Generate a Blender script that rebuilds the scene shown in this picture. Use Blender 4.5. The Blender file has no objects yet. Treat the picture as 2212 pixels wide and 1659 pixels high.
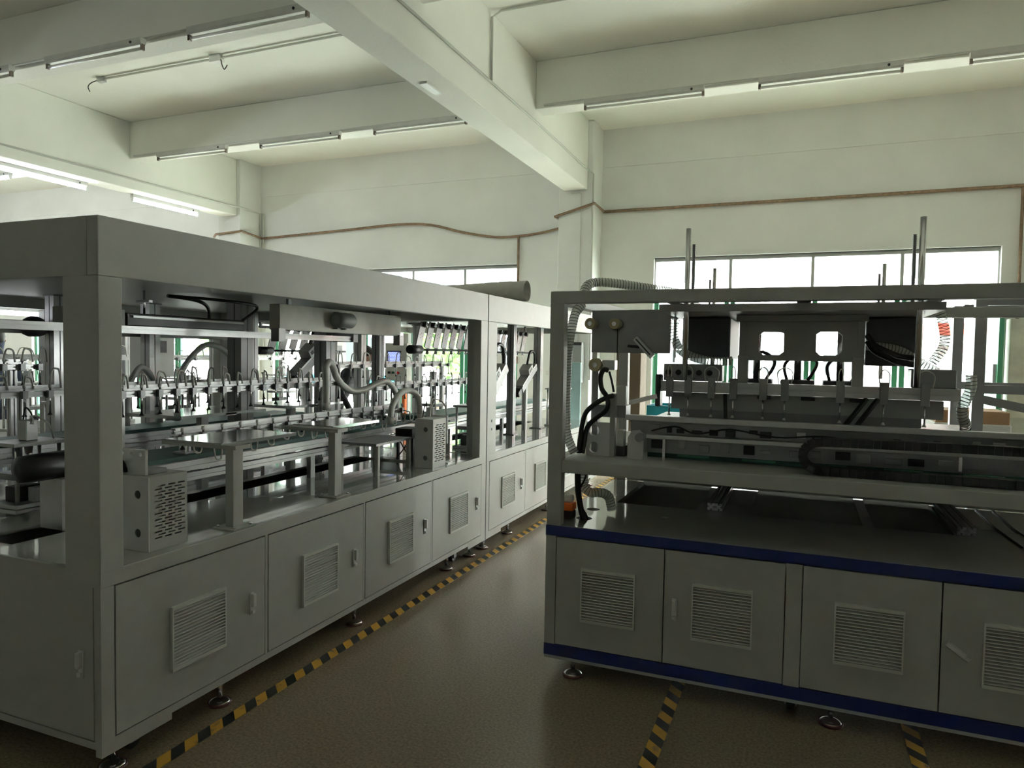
import bpy, math, random
from mathutils import Vector, Matrix
random.seed(11)
S = bpy.context.scene
C = S.collection
PI = math.pi

# ------------------------------------------------------------------ camera
yaw, pit, rol, FPX = math.radians(22.2034), math.radians(-2.4581), math.radians(0.95417), 1531.73
f = Vector((-math.sin(yaw)*math.cos(pit), math.cos(yaw)*math.cos(pit), math.sin(pit)))
r = Vector((math.cos(yaw), math.sin(yaw), 0)); u = r.cross(f)
r2 = math.cos(rol)*r + math.sin(rol)*u; u2 = -math.sin(rol)*r + math.cos(rol)*u
cam = bpy.data.objects.new('camera', bpy.data.cameras.new('camera')); C.objects.link(cam)
cam.data.sensor_width = 36; cam.data.lens = FPX/2212*36; cam.data.clip_start = 0.05; cam.data.clip_end = 300
cam.matrix_world = Matrix(((r2.x, u2.x, -f.x, 0), (r2.y, u2.y, -f.y, 0), (r2.z, u2.z, -f.z, 1.55), (0, 0, 0, 1)))
S.camera = cam
# ------------------------------------------------------------------ light
SKY, LAMP, EXPO = 43.0, 55.0, 0.26
w = bpy.data.worlds.new('sky'); S.world = w; w.use_nodes = True
bg = w.node_tree.nodes['Background']; bg.inputs[0].default_value = (1.0, 0.99, 0.995, 1); bg.inputs[1].default_value = SKY
vs = S.view_settings; vs.view_transform = 'Standard'; vs.look = 'None'; vs.exposure = EXPO; vs.gamma = 1; vs.use_curve_mapping = False
S.cycles.use_denoising = True
S.cycles.max_bounces = 8; S.cycles.diffuse_bounces = 5; S.cycles.transparent_max_bounces = 24
S.cycles.sample_clamp_indirect = 6.0; S.cycles.caustics_reflective = False; S.cycles.caustics_refractive = False
def portal(x0, x1, z0, z1, y, name):
    # sampling portal in a window opening of the end wall: gives off no light of its own
    l = bpy.data.lights.new(name, 'AREA'); l.shape = 'RECTANGLE'; l.size = x1-x0; l.size_y = z1-z0; l.cycles.is_portal = True
    o = bpy.data.objects.new(name, l); C.objects.link(o); o.location = ((x0+x1)/2, y, (z0+z1)/2); o.rotation_euler = (-PI/2, 0, 0)

# ------------------------------------------------------------------ materials
M = {}
def mat(name, col, rough=0.5, metal=0.0, var=0.0, vscale=6.0, bump=0.0, bscale=60.0, spec=0.5, emit=None, estr=0, trans=0.0, coat=0.0):
    m = bpy.data.materials.new(name); m.use_nodes = True; nt = m.node_tree; b = nt.nodes['Principled BSDF']
    b.inputs['Base Color'].default_value = (*col, 1); b.inputs['Roughness'].default_value = rough
    b.inputs['Metallic'].default_value = metal; b.inputs['Specular IOR Level'].default_value = spec
    b.inputs['Coat Weight'].default_value = coat
    tc = None
    if var or bump:
        tc = nt.nodes.new('ShaderNodeTexCoord')
    if var:
        n = nt.nodes.new('ShaderNodeTexNoise'); n.inputs['Scale'].default_value = vscale; n.inputs['Detail'].default_value = 6
        nt.links.new(tc.outputs['Object'], n.inputs['Vector'])
        rp = nt.nodes.new('ShaderNodeValToRGB'); rp.color_ramp.elements[0].position = .3; rp.color_ramp.elements[1].position = .7
        rp.color_ramp.elements[0].color = tuple(max(0, c*(1-var)) for c in col)+(1,)
        rp.color_ramp.elements[1].color = tuple(min(1, c*(1+var)) for c in col)+(1,)
        nt.links.new(n.outputs['Fac'], rp.inputs['Fac']); nt.links.new(rp.outputs['Color'], b.inputs['Base Color'])
    if bump:
        n2 = nt.nodes.new('ShaderNodeTexNoise'); n2.inputs['Scale'].default_value = bscale; n2.inputs['Detail'].default_value = 3
        nt.links.new(tc.outputs['Object'], n2.inputs['Vector'])
        bp = nt.nodes.new('ShaderNodeBump'); bp.inputs['Strength'].default_value = bump; bp.inputs['Distance'].default_value = .01
        nt.links.new(n2.outputs['Fac'], bp.inputs['Height']); nt.links.new(bp.outputs['Normal'], b.inputs['Normal'])
    if emit:
        b.inputs['Emission Color'].default_value = (*emit, 1); b.inputs['Emission Strength'].default_value = estr
    if trans:
        out = nt.nodes['Material Output']; t = nt.nodes.new('ShaderNodeBsdfTransparent'); mx = nt.nodes.new('ShaderNodeMixShader')
        t.inputs[0].default_value = (.97, 1, .98, 1); mx.inputs[0].default_value = trans
        nt.links.new(b.outputs[0], mx.inputs[1]); nt.links.new(t.outputs[0], mx.inputs[2]); nt.links.new(mx.outputs[0], out.inputs['Surface'])
    M[name] = m; return m
mat('plaster', (.83, .84, .815), .85, var=.05, vscale=1.2, bump=.15, bscale=35)
mat('ceiling_paint', (.86, .865, .80), .9, var=.05, vscale=.9, bump=.2, bscale=30)
mat('floor_epoxy', (.235, .19, .132), .24, var=.28, vscale=90, bump=.04, bscale=25, spec=.55)
mat('paint', (.45, .455, .43), .42, var=.03, vscale=14, bump=.08, bscale=220)
mat('paint_gloss', (.45, .455, .43), .14, var=.04, vscale=5, coat=1.0)
mat('paint_grey', (.40, .40, .39), .4, var=.04, vscale=9, bump=.06, bscale=200)
mat('paint_warm', (.70, .69, .62), .5, var=.12, vscale=7)
mat('vent_plastic', (.66, .66, .62), .5)
mat('blue', (.003, .010, .078), .38, var=.08, vscale=20, bump=.04, bscale=150)
mat('alu', (.56, .56, .56), .36, .6, var=.05, vscale=20)
mat('alu_dark', (.28, .28, .285), .4, .5, var=.08, vscale=12)
mat('steel', (.72, .72, .73), .18, 1.0)
mat('sheet', (.66, .67, .66), .12, .6, var=.05, vscale=3)
mat('black', (.012, .012, .013), .45)
mat('black_matt', (.01, .01, .011), .8)
mat('dark', (.045, .045, .048), .5, var=.15, vscale=8)
mat('belt', (.02, .085, .07), .55, var=.12, vscale=30)
mat('white_plastic', (.75, .75, .72), .4)
mat('white_plate', (.68, .68, .68), .35, var=.03, vscale=10)
mat('tube_white', (.72, .72, .66), .35)
mat('hose_white', (.66, .66, .62), .35, var=.06, vscale=12)
mat('hose_clear', (.86, .86, .80), .3, trans=.36)
mat('wire', (.05, .05, .05), .5, 0)
mat('brass', (.42, .36, .22), .35, .55, var=.1)
mat('rust', (.20, .135, .085), .7, var=.25, vscale=25)
mat('conduit', (.62, .63, .58), .5)
mat('lamp_body', (.62, .62, .58), .45, var=.06, vscale=10)
mat('tube_off', (.80, .80, .74), .25)
mat('tube_lit', (.9, .9, .9), .3, emit=(.84, .90, 1.0), estr=LAMP)
mat('tube_work', (.9, .9, .9), .3, emit=(.9, .95, 1.0), estr=5)
mat('lamp_cap', (.16, .13, .10), .5)
mat('green_frame', (.03, .19, .10), .4)
mat('frame_grey', (.45, .46, .45), .4, .3)
mat('glass', (.9, .95, .93), .04, trans=.93)
mat('orange', (.75, .16, .02), .4)
mat('cyan', (.02, .36, .46), .35)
mat('pale_blue', (.42, .62, .64), .5, var=.05)
mat('cabinet', (.26, .27, .26), .45)
mat('paper', (.78, .78, .76), .7)
mat('red', (.55, .02, .015), .4)
mat('green_paint', (.05, .20, .12), .4)
mat('foot_rubber', (.10, .035, .03), .5)
mat('cardboard', (.36, .22, .12), .8, var=.1)
mat('roll_paper', (.46, .45, .41), .75, var=.12, vscale=9)
mat('skin', (.50, .27, .19), .5, var=.05, vscale=20)
mat('hair', (.012, .010, .010), .5)
mat('cloth_black', (.012, .012, .014), .9, var=.2, vscale=20)
mat('cloth_blue', (.08, .10, .16), .9, var=.1, vscale=20)
mat('concrete', (.55, .56, .53), .9, var=.06, vscale=1.5)
mat('facade', (.80, .81, .80), .8, var=.02, vscale=.7)
mat('facade_glass', (.035, .04, .042), .5, spec=.05)
mat('facade_frame', (.5, .5, .5), .6)
mat('leaf', (.07, .15, .03), .7, var=.4, vscale=9)
mat('bark', (.10, .075, .05), .9)
mat('roof_red', (.45, .05, .03), .6, var=.12)
mat('shutter', (.22, .24, .25), .6)
mat('bottle', (.70, .55, .28), .2, trans=.25)
mat('screen_bezel', (.03, .03, .05), .3)

def tape_material():
    m = bpy.data.materials.new('hazard_tape'); m.use_nodes = True; nt = m.node_tree; b = nt.nodes['Principled BSDF']
    tc = nt.nodes.new('ShaderNodeTexCoord'); sp = nt.nodes.new('ShaderNodeSeparateXYZ'); nt.links.new(tc.outputs['Object'], sp.inputs[0])
    a = nt.nodes.new('ShaderNodeMath'); a.operation = 'MULTIPLY_ADD'; a.inputs[1].default_value = .9
    nt.links.new(sp.outputs['X'], a.inputs[0]); nt.links.new(sp.outputs['Y'], a.inputs[2])
    d = nt.nodes.new('ShaderNodeMath'); d.operation = 'DIVIDE'; d.inputs[1].default_value = .13; nt.links.new(a.outputs[0], d.inputs[0])
    fr = nt.nodes.new('ShaderNodeMath'); fr.operation = 'FRACT'; nt.links.new(d.outputs[0], fr.inputs[0])
    gt = nt.nodes.new('ShaderNodeMath'); gt.operation = 'GREATER_THAN'; gt.inputs[1].default_value = .5; nt.links.new(fr.outputs[0], gt.inputs[0])
    n = nt.nodes.new('ShaderNodeTexNoise'); n.inputs['Scale'].default_value = 14; n.inputs['Detail'].default_value = 8; nt.links.new(tc.outputs['Object'], n.inputs['Vector'])
    rp = nt.nodes.new('ShaderNodeValToRGB'); rp.color_ramp.elements[0].position = .34; rp.color_ramp.elements[1].position = .44
    rp.color_ramp.elements[0].color = (.15, .12, .08, 1); rp.color_ramp.elements[1].color = (.55, .30, .04, 1); nt.links.new(n.outputs['Fac'], rp.inputs[0])
    mx = nt.nodes.new('ShaderNodeMix'); mx.data_type = 'RGBA'; mx.inputs[6].default_value = (.022, .026, .028, 1)
    nt.links.new(gt.outputs[0], mx.inputs[0]); nt.links.new(rp.outputs[0], mx.inputs[7]); nt.links.new(mx.outputs[2], b.inputs['Base Color'])
    b.inputs['Roughness'].default_value = .45; M['hazard_tape'] = m
tape_material()
def screen_material():
    m = bpy.data.materials.new('screen'); m.use_nodes = True; nt = m.node_tree; b = nt.nodes['Principled BSDF']
    tc = nt.nodes.new('ShaderNodeTexCoord'); bt = nt.nodes.new('ShaderNodeTexBrick'); nt.links.new(tc.outputs['Object'], bt.inputs['Vector'])
    mp = nt.nodes.new('ShaderNodeMapping'); mp.inputs['Rotation'].default_value = (PI/2, 0, 0); nt.links.new(tc.outputs['Object'], mp.inputs[0]); nt.links.new(mp.outputs[0], bt.inputs['Vector'])
    bt.inputs['Color1'].default_value = (.10, .18, .95, 1); bt.inputs['Color2'].default_value = (.03, .05, .50, 1); bt.inputs['Mortar'].default_value = (.45, .55, 1, 1)
    bt.inputs['Scale'].default_value = 14; bt.inputs['Mortar Size'].default_value = .09
    nt.links.new(bt.outputs[0], b.inputs['Emission Color']); b.inputs['Emission Strength'].default_value = 1.0; b.inputs['Base Color'].default_value = (.05, .05, .2, 1); M['screen'] = m
screen_material()

# ------------------------------------------------------------------ mesh builder
class MB:
    def __init__(s): s.v = []; s.f = []; s.sm = []
    def add(s, vs, fs, smooth=False):
        o = len(s.v); s.v += [tuple(p) for p in vs]
        for q in fs: s.f.append(tuple(i+o for i in q)); s.sm.append(smooth)
        return s
    def box(s, x0, x1, y0, y1, z0, z1, mx=None):
        vs = [(x, y, z) for z in (z0, z1) for y in (y0, y1) for x in (x0, x1)]
        if mx: vs = [mx @ Vector(p) for p in vs]
        return s.add(vs, [(0, 2, 3, 1), (4, 5, 7, 6), (0, 1, 5, 4), (2, 6, 7, 3), (0, 4, 6, 2), (1, 3, 7, 5)])
    def cbox(s, c, d, mx=None):
        return s.box(c[0]-d[0]/2, c[0]+d[0]/2, c[1]-d[1]/2, c[1]+d[1]/2, c[2]-d[2]/2, c[2]+d[2]/2, mx)
    def bar(s, a, b, wd, h=None, up=(0, 0, 1)):
        a, b = Vector(a), Vector(b); d = b-a; L = d.length; d.normalize(); h = h or wd; up = Vector(up)
        if abs(d.dot(up)) > .98: up = Vector((1, 0, 0))
        sx = d.cross(up).normalized(); sz = sx.cross(d)
        vs = [p+sx*i*wd/2+sz*j*h/2 for p in (a, b) for j in (-1, 1) for i in (-1, 1)]
        return s.add(vs, [(0, 2, 3, 1), (4, 5, 7, 6), (0, 1, 5, 4), (2, 6, 7, 3), (0, 4, 6, 2), (1, 3, 7, 5)])
    def rings(s, rings, caps=True, closed=False, smooth=True):
        n = len(rings[0]); vs = [p for rg in rings for p in rg]; fs = []
        m = len(rings)
        for k in range(m if closed else m-1):
            k2 = (k+1) % m
            for i in range(n):
                j = (i+1) % n; fs.append((k*n+i, k*n+j, k2*n+j, k2*n+i))
        s.add(vs, fs, smooth)
        if caps and not closed:
            o = len(s.v)-len(vs); s.f += [tuple(o+i for i in reversed(range(n))), tuple(o+(m-1)*n+i for i in range(n))]; s.sm += [False, False]
        return s
    def cyl(s, a, b, ra, rb=None, n=14, caps=True):
        return s.tube([a, b], ra, n, [ra, ra if rb is None else rb], caps)
    def tube(s, pts, rad, n=8, rads=None, caps=True, closed=False):
        P = [Vector(p) for p in pts]; m = len(P); T = []
        for i in range(m):
            a = P[i-1] if (i > 0 or closed) else P[i]; b = P[(i+1) % m] if (i < m-1 or closed) else P[i]
            t = (b-a); T.append(t.normalized() if t.length > 1e-9 else Vector((0, 0, 1)))
        ref = Vector((0, 0, 1)) if abs(T[0].z) < .9 else Vector((1, 0, 0))
        nv = T[0].cross(ref).normalized(); rings = []
        for i in range(m):
            nv = (nv - T[i]*nv.dot(T[i]))
            nv = nv.normalized() if nv.length > 1e-6 else T[i].orthogonal().normalized()
            bv = T[i].cross(nv); R = rads[i] if rads else rad
            rings.append([P[i]+(nv*math.cos(2*PI*k/n)+bv*math.sin(2*PI*k/n))*R for k in range(n)])
        return s.rings(rings, caps, closed)
    def lathe(s, prof, c=(0, 0, 0), n=16, ax='z'):
        rings = []
        for (rr, h) in prof:
            rg = []
            for k in range(n):
                a = 2*PI*k/n; p = (rr*math.cos(a), rr*math.sin(a), h)
                if ax == 'x': p = (p[2], p[0], p[1])
                if ax == 'y': p = (p[1], p[2], p[0])
                rg.append((p[0]+c[0], p[1]+c[1], p[2]+c[2]))
            rings.append(rg)
        return s.rings(rings)
    def prism(s, poly, axis, a, b):
        # poly in the two other axes (x: y,z / y: x,z / z: x,y)
        def P(q, h): return {'x': (h, q[0], q[1]), 'y': (q[0], h, q[1]), 'z': (q[0], q[1], h)}[axis]
        n = len(poly); vs = [P(q, a) for q in poly]+[P(q, b) for q in poly]
        fs = [tuple(reversed(range(n))), tuple(range(n, 2*n))]+[(i, (i+1) % n, n+(i+1) % n, n+i) for i in range(n)]
        return s.add(vs, fs)
    def sphere(s, c, rx, ry=None, rz=None, n=14, m=9):
        ry = ry or rx; rz = rz or rx; rings = []
        for j in range(1, m):
            t = PI*j/m; rings.append([(c[0]+rx*math.sin(t)*math.cos(2*PI*k/n), c[1]+ry*math.sin(t)*math.sin(2*PI*k/n), c[2]-rz*math.cos(t)) for k in range(n)])
        return s.rings(rings)
    def build(s, name, material, parent=None, bevel=0.0):
        me = bpy.data.meshes.new(name); me.from_pydata(s.v, [], s.f); me.polygons.foreach_set('use_smooth', s.sm); me.update()
        me.materials.append(M[material]); o = bpy.data.objects.new(name, me); C.objects.link(o)
        if parent:
            o.parent = parent
            if parent.get('_world'): o.matrix_parent_inverse = Matrix.Translation(-Vector(parent['_world']))
        if bevel:
            b = o.modifiers.new('edge', 'BEVEL'); b.width = bevel; b.segments = 2; b.limit_method = 'ANGLE'
        return o
def bez(pts, k=6):
    P = [Vector(p) for p in pts]; out = []
    for i in range(len(P)-1):
        p0 = P[max(i-1, 0)]; p1 = P[i]; p2 = P[i+1]; p3 = P[min(i+2, len(P)-1)]
        for j in range(k):
            t = j/k; out.append(.5*((2*p1)+(p2-p0)*t+(2*p0-5*p1+4*p2-p3)*t*t+(3*p1-p0-3*p2+p3)*t**3))
    out.append(P[-1]); return out
def tag(o, label, cat, group=None, kind=None):
    o['label'] = label; o['category'] = cat
    if group: o['group'] = group
    if kind: o['kind'] = kind
    return o
def thing(name, label, cat, loc=(0, 0, 0), group=None, world=True):
    o = bpy.data.objects.new(name, None); C.objects.link(o); o.location = loc; o.empty_display_size = .05
    if world: o['_world'] = tuple(loc)
    return tag(o, label, cat, group)
def struct(name, mb, material, label=None, parent=None, bevel=0):
    o = mb.build(name, material, parent, bevel)
    if not parent:
        o['kind'] = 'structure'
        if label: o['label'] = label
    return o
def dup(root, loc, rz=0, label=None):
    q = root.copy(); C.objects.link(q); q.location = loc; q.rotation_euler = (0, 0, rz)
    if label: q['label'] = label
    for ch in root.children:
        c = ch.copy(); C.objects.link(c); c.parent = q
        for g in ch.children:
            d = g.copy(); C.objects.link(d); d.parent = c
    return q

# ================================================================== THE HALL
YW, ZC = 10.0, 4.76
XL, XR, YB = -16.5, 9.7, -7.5
struct('floor', MB().box(XL, XR, YB, YW+.2, -.12, 0), 'floor_epoxy', 'dark speckled epoxy hall floor')
struct('ceiling', MB().box(XL, XR, YB, YW+.2, ZC, ZC+.15), 'ceiling_paint', 'white painted concrete ceiling slab')
OPEN = [(-15.0, -9.95, 2.9), (-8.65, -4.0, 2.9), (-1.963, 2.146, 2.92), (4.2, 8.3, 2.92)]
wb = MB(); px = XL
for a, b, zt in OPEN:
    wb.box(px, a, YW, YW+.2, 0, ZC); wb.box(a, b, YW, YW+.2, zt, ZC); px = b
wb.box(px, XR, YW, YW+.2, 0, ZC)
struct('wall_back', wb, 'plaster', 'white plastered end wall with wide glazed openings')
struct('wall_left', MB().box(XL-.2, XL, YB, YW+.2, 0, ZC), 'plaster', 'plain white side wall')
struct('wall_right', MB().box(XR, XR+.2, YB, YW+.2, 0, ZC), 'plaster', 'plain white side wall')
struct('wall_front', MB().box(XL, XR, YB-.2, YB, 0, ZC), 'plaster', 'plain white wall')
for i, (a, b, zt) in enumerate(OPEN): portal(a, b, 0, zt, YW+.22, 'window_portal_offscreen' if i == 3 else 'window_portal')
# concrete frame: columns, main beams, secondary beams, edge beam
COLX = [-9.16, -2.975, 3.21]
for i, x in enumerate(COLX):
    struct('column', MB().box(x-.245, x+.245, 9.5, YW, 0, ZC), 'plaster', 'square white concrete column against the end wall', bevel=.012)
    struct('beam', MB().box(x-.17, x+.17, YB, 9.5, 3.82, ZC), 'ceiling_paint', 'deep white concrete main beam', bevel=.012)
xs = [XL]+[v for x in COLX for v in (x-.17, x+.17)]+[XR]
for y in (7.42, 4.68, 1.93, -.8, -3.5):
    for k in range(0, len(xs), 2):
        struct('beam', MB().box(xs[k], xs[k+1], y, y+.24, 4.24, ZC), 'ceiling_paint', 'white concrete cross beam', bevel=.01)
xe = [XL]+[v for x in COLX for v in (x-.245, x+.245)]+[XR]
for k in range(0, len(xe), 2):
    struct('trim_1', MB().box(xe[k], xe[k+1], YW-.012, YW, 4.225, ZC), 'plaster', 'edge beam strip along the wall top')
# windows and glazed doors in the openings
def glazing(n, a, b, zt, panes):
    t = thing('window_%d' % n+('_offscreen' if n == 4 else ''), 'tall glazed opening with transom lights and green framed doors', 'window', ((a+b)/2, YW+.1, 0)); t['kind'] = 'structure'
    del t['category']
    y0, y1 = YW+.06, YW+.12; zt0 = 2.42; wd = (b-a)/panes
    fr = MB(); fr.box(a, b, y0, y1, zt-.05, zt).box(a, b, y0, y1, zt0, zt0+.06)
    for k in range(panes+1):
        x = a+k*wd; fr.box(max(a, x-.02), min(b, x+.02), y0, y1, zt0+.06, zt-.05)
    fr.build('window_frame', 'frame_grey', t)
    for k in range(panes):
        x = a+k*wd; MB().box(x+.02, x+wd-.02, y0+.025, y0+.031, zt0+.06, zt-.05).build('pane', 'glass', t)
        lf = MB().box(x+.01, x+.07, y0, y1, 0, zt0).box(x+wd-.07, x+wd-.01, y0, y1, 0, zt0).box(x+.07, x+wd-.07, y0, y1, 0, .12).box(x+.07, x+wd-.07, y0, y1, zt0-.07, zt0).build('door_leaf', 'green_frame', t)
        MB().box(x+.07, x+wd-.07, y0+.025, y0+.031, .12, zt0-.07).build('pane', 'glass', lf)
        MB().box(x+wd-.055, x+wd-.025, y0-.03, y0, 1.0, 1.16).build('handle', 'steel', lf)
    sl = MB().box(a-.03, b+.03, YW-.02, YW+.2, zt, zt+.02).build('lintel_trim', 'plaster', t)
for i, (a, b, zt) in enumerate(OPEN): glazing(i+1, a, b, zt, 5 if i < 2 else 4)
# opened green leaf folded against the wall right of the glazed opening
t = thing('door_1', 'open green steel door leaf folded back at the glazed opening', 'door', (2.05, 9.6, 0)); t['kind'] = 'structure'; del t['category']
MB().box(2.03, 2.08, 9.42, 9.99, .02, 2.4).build('leaf', 'green_paint', t, .004)
MB().box(1.995, 2.03, 9.46, 9.50, 1.28, 1.52).build('handle', 'steel', t)

# pipes and conduits
def pipe(name, pts, rad, material, label, cat='pipe', group=None, n=8, k=1):
    return tag(MB().tube(bez(pts, k) if k > 1 else pts, rad, n).build(name, material), label, cat, group)
pipe('wall_pipe', [(-2.70, 9.97, 3.60), (-1.5, 9.97, 3.60), (2.3, 9.97, 3.605), (9.6, 9.97, 3.61)], .021, 'rust', 'brown pipe running along the wall above the wide transom window')
pipe('wall_pipe', [(-3.26, 9.97, 3.47), (-3.26, 9.47, 3.47), (-2.69, 9.47, 3.62), (-2.69, 9.97, 3.60)], .019, 'rust', 'brown pipe bent around the white column')
pipe('wall_pipe', [(-3.25, 9.97, 3.42), (-3.62, 9.97, 3.35), (-4.0, 9.97, 3.315), (-4.4, 9.97, 3.32), (-4.95, 9.97, 3.42), (-5.5, 9.97, 3.56), (-6.1, 9.97, 3.60), (-7.0, 9.97, 3.565), (-8.0, 9.97, 3.53), (-8.86, 9.97, 3.50)], .019, 'rust', 'wavy brown pipe sagging along the wall between the two columns', k=4)
pipe('wall_pipe', [(-4.0, 9.965, 3.31), (-4.0, 9.965, 2.6), (-4.0, 9.965, 1.4)], .019, 'rust', 'brown drop pipe down the wall edge beside the short transom window')
pipe('wall_pipe', [(2.32, 9.965, 3.59), (2.32, 9.965, 1.9)], .018, 'rust', 'brown drop pipe beside the wall cabinet')
pipe('wall_pipe', [(-8.87, 9.97, 3.50), (-8.87, 9.47, 3.55), (-9.43, 9.47, 3.52), (-9.6, 9.6, 3.50)], .019, 'rust', 'brown pipe bent around the far column')
pipe('beam_conduit', [(-2.79, 1.0, 4.10), (-2.79, 7.9, 4.10), (-2.79, 9.2, 4.08), (-2.715, 9.48, 4.02), (-2.715, 9.48, 1.2)], .012, 'conduit', 'white conduit along the main beam side and down the column', 'conduit')
pipe('beam_conduit', [(-2.79, 6.2, 4.12), (-2.79, 6.2, 4.70), (-2.70, 6.2, 4.745), (3.0, 6.2, 4.745)], .012, 'conduit', 'white conduit climbing the beam side onto the slab', 'conduit', k=1)
pipe('beam_conduit', [(-3.04, 9.48, 3.79), (-2.90, 9.48, 3.79), (-2.885, 9.48, 3.76), (-2.885, 9.48, 1.2)], .008, 'conduit', 'thin white conduit down the middle of the column face', 'conduit')
pipe('beam_conduit', [(-8.98, .5, 3.96), (-8.98, 9.3, 3.96), (-8.90, 9.47, 3.95), (-8.90, 9.96, 3.93), (-8.875, 9.96, 1.4)], .013, 'conduit', 'white conduit along the beam above the lit lamps', 'conduit')
pipe('beam_conduit', [(-8.90, 9.97, 3.93), (-8.84, 9.97, 3.93), (-8.84, 9.97, 1.4)], .012, 'conduit', 'paired white conduit dropping beside the far column', 'conduit')
t = thing('ceiling_conduit', 'old ceiling conduit with a junction box and loose wire ends', 'conduit', (-6, 6.1, 4.74))
MB().tube([(-7.9, 6.1, 4.74), (-6.0, 6.1, 4.735), (-3.2, 6.08, 4.74)], .014).build('pipe_run', 'conduit', t)
MB().cbox((-6.05, 6.09, 4.72), (.14, .09, .07)).build('junction_box', 'white_plastic', t, .006)
MB().tube(bez([(-5.97, 6.07, 4.70), (-5.93, 6.05, 4.62), (-5.90, 6.05, 4.58), (-5.86, 6.05, 4.62)]), .006, 5).build('loose_wire', 'black', t)
MB().tube(bez([(-7.9, 6.1, 4.74), (-8.0, 6.08, 4.71), (-8.08, 6.1, 4.68), (-8.05, 6.1, 4.62)]), .006, 5).build('loose_wire', 'black', t)
MB().cbox((-7.85, 6.1, 4.73), (.10, .06, .05)).build('end_box', 'frame_grey', t, .004)
tag(MB().box(-3.06, -2.99, 5.32, 5.58, 3.805, 3.82).build('cover_strip', 'white_plastic'), 'short white cover strip stuck under the main beam', 'cover')

# fluorescent lamps
def lamp(loc, rz, lit, label, group):
    key = 'lit' if lit else 'off'
    if key in LP:
        q = dup(LP[key], loc, rz, label); q['group'] = group; return q
    t = thing('fluorescent_lamp', label, 'lamp', loc, group, world=False); t.rotation_euler = (0, 0, rz)
    MB().prism([(-.03, 0), (.03, 0), (.03, -.045), (.018, -.06), (-.018, -.06), (-.03, -.045)], 'x', -.62, .62).build('housing', 'lamp_body', t)
    MB().cyl((-.595, 0, -.088), (.595, 0, -.088), .0145, n=12).build('tube', 'tube_lit' if lit else 'tube_off', t)
    for s in (-1, 1):
        MB().cbox((s*.61, 0, -.078), (.024, .034, .055)).build('end_holder', 'lamp_cap' if not lit else 'white_plastic', t, .004)
    MB().cyl((.50, -.031, -.03), (.50, -.036, -.03), .012, n=10).build('starter', 'black', t)
    LP[key] = t; return t
LP = {}
def offscreen(t):
    t.name = 'fluorescent_lamp_offscreen'
    for c in t.children:
        if c.name.startswith('tube'): c.name = 'tube_offscreen'
g0 = 'unlit lamps under the cross beams'; l0 = 'unlit fluorescent tube lamp '
for x, y, lb in ((-1.61, 7.375, 'under the cross beam right beside the white column'), (.145, 7.375, 'under the cross beam above the middle of the press'), (1.9, 7.375, 'under the cross beam above the wall cabinet'),
                 (-4.24, 7.375, 'under the cross beam touching the main beam above the wavy pipe'), (-5.97, 7.375, 'in the middle of the row above the wavy pipe'), (-7.775, 7.375, 'above the wavy pipe nearest to the far column'),
                 (-4.275, 4.62, 'touching the main beam beside the old ceiling conduit'), (-6.045, 4.62, 'in the middle of the row beside the old ceiling conduit'), (-7.79, 4.62, 'at the far end of the row beside the old ceiling conduit')):
    lamp((x, y, 4.255), 0, False, l0+lb, g0)
for y, x0, x1 in ((7.40, -8.9, -3.2), (7.40, -2.7, 3.0), (4.65, -8.9, -3.2)):
    pipe('lamp_conduit', [(x0, y+.008, 4.272), (x1, y+.008, 4.272)], .011, 'conduit', 'slim conduit linking the unlit lamps '+('by the old ceiling conduit' if y < 5 else 'above the wavy pipe' if x0 < -5 else 'above the wide transom window'), 'conduit', 'conduits linking the lamps')
g1 = 'lit lamps along the far beam'
for y, lb in ((8.30, 'next to the far column'), (6.34, 'two lamps away from the far column'), (4.75, 'midway along'), (3.1, 'far from the end wall')):
    q = lamp((-9.27, y, 3.82), PI/2, True, 'lit fluorescent tube lamp under the far main beam, '+lb, g1)
    if y < 5: offscreen(q)
g2 = 'lit lamps in the far bay'
for x, n in ((-11.55, 'first'), (-13.2, 'second'), (-14.9, 'third')):
    for y, b in ((7.36, 'wall side'), (4.62, 'inner')):
        q = lamp((x-.55, y, 4.24), 0, True, '%s lit tube lamp from the far main beam, on the %s cross beam' % (n, b), g2)
        if x < -12 or y < 5: offscreen(q)

# fittings on the walls
tag(MB().box(2.22, 2.75, 9.80, 10.0, .9, 2.05).build('wall_cabinet', 'paint_warm', None, .006), 'cream wall cabinet beside the open green door', 'cabinet')
t = thing('switch_cabinet', 'dark grey switch cabinet hung on the column', 'cabinet', (-2.93, 9.42, 1.35))
MB().box(-3.08, -2.80, 9.36, 9.5, 1.16, 1.72).build('body', 'cabinet', t, .006)
for z in (1.16, 1.68): MB().box(-3.08, -2.80, 9.352, 9.36, z, z+.04).build('edge_strip', 'black', t)
for x, z0, z1, lb in ((-2.62, 1.3, 1.98, 'tall white notice sheet on the wall next to the switch cabinet'), (-4.35, 1.05, 1.55, 'white notice sheet on the wall beside the short transom window')):
    tag(MB().box(x-.12, x+.12, 9.985, 9.999, z0, z1).build('notice_sheet', 'paper'), lb, 'notice')
tag(MB().box(-2.80, -2.58, 8.6, 8.64, 0, 1.45).build('pale_blue_board', 'pale_blue', None, .004), 'pale blue foam board standing upright by the column', 'board')
for k, x in enumerate((-3.62, -3.50)):
    tag(MB().box(x-.03, x+.03, 9.97, 10.0, 1.25, 1.31).build('wall_socket', 'white_plastic', None, .004), 'small white socket low on the bare wall beside the column', 'socket', 'wall sockets')
tag(MB().box(-3.9, -3.4, 9.96, 10.0, 1.9, 2.15).build('electrical_box', 'frame_grey', None, .01), 'flat grey electrical box on the wall between window and column', 'box')
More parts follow.
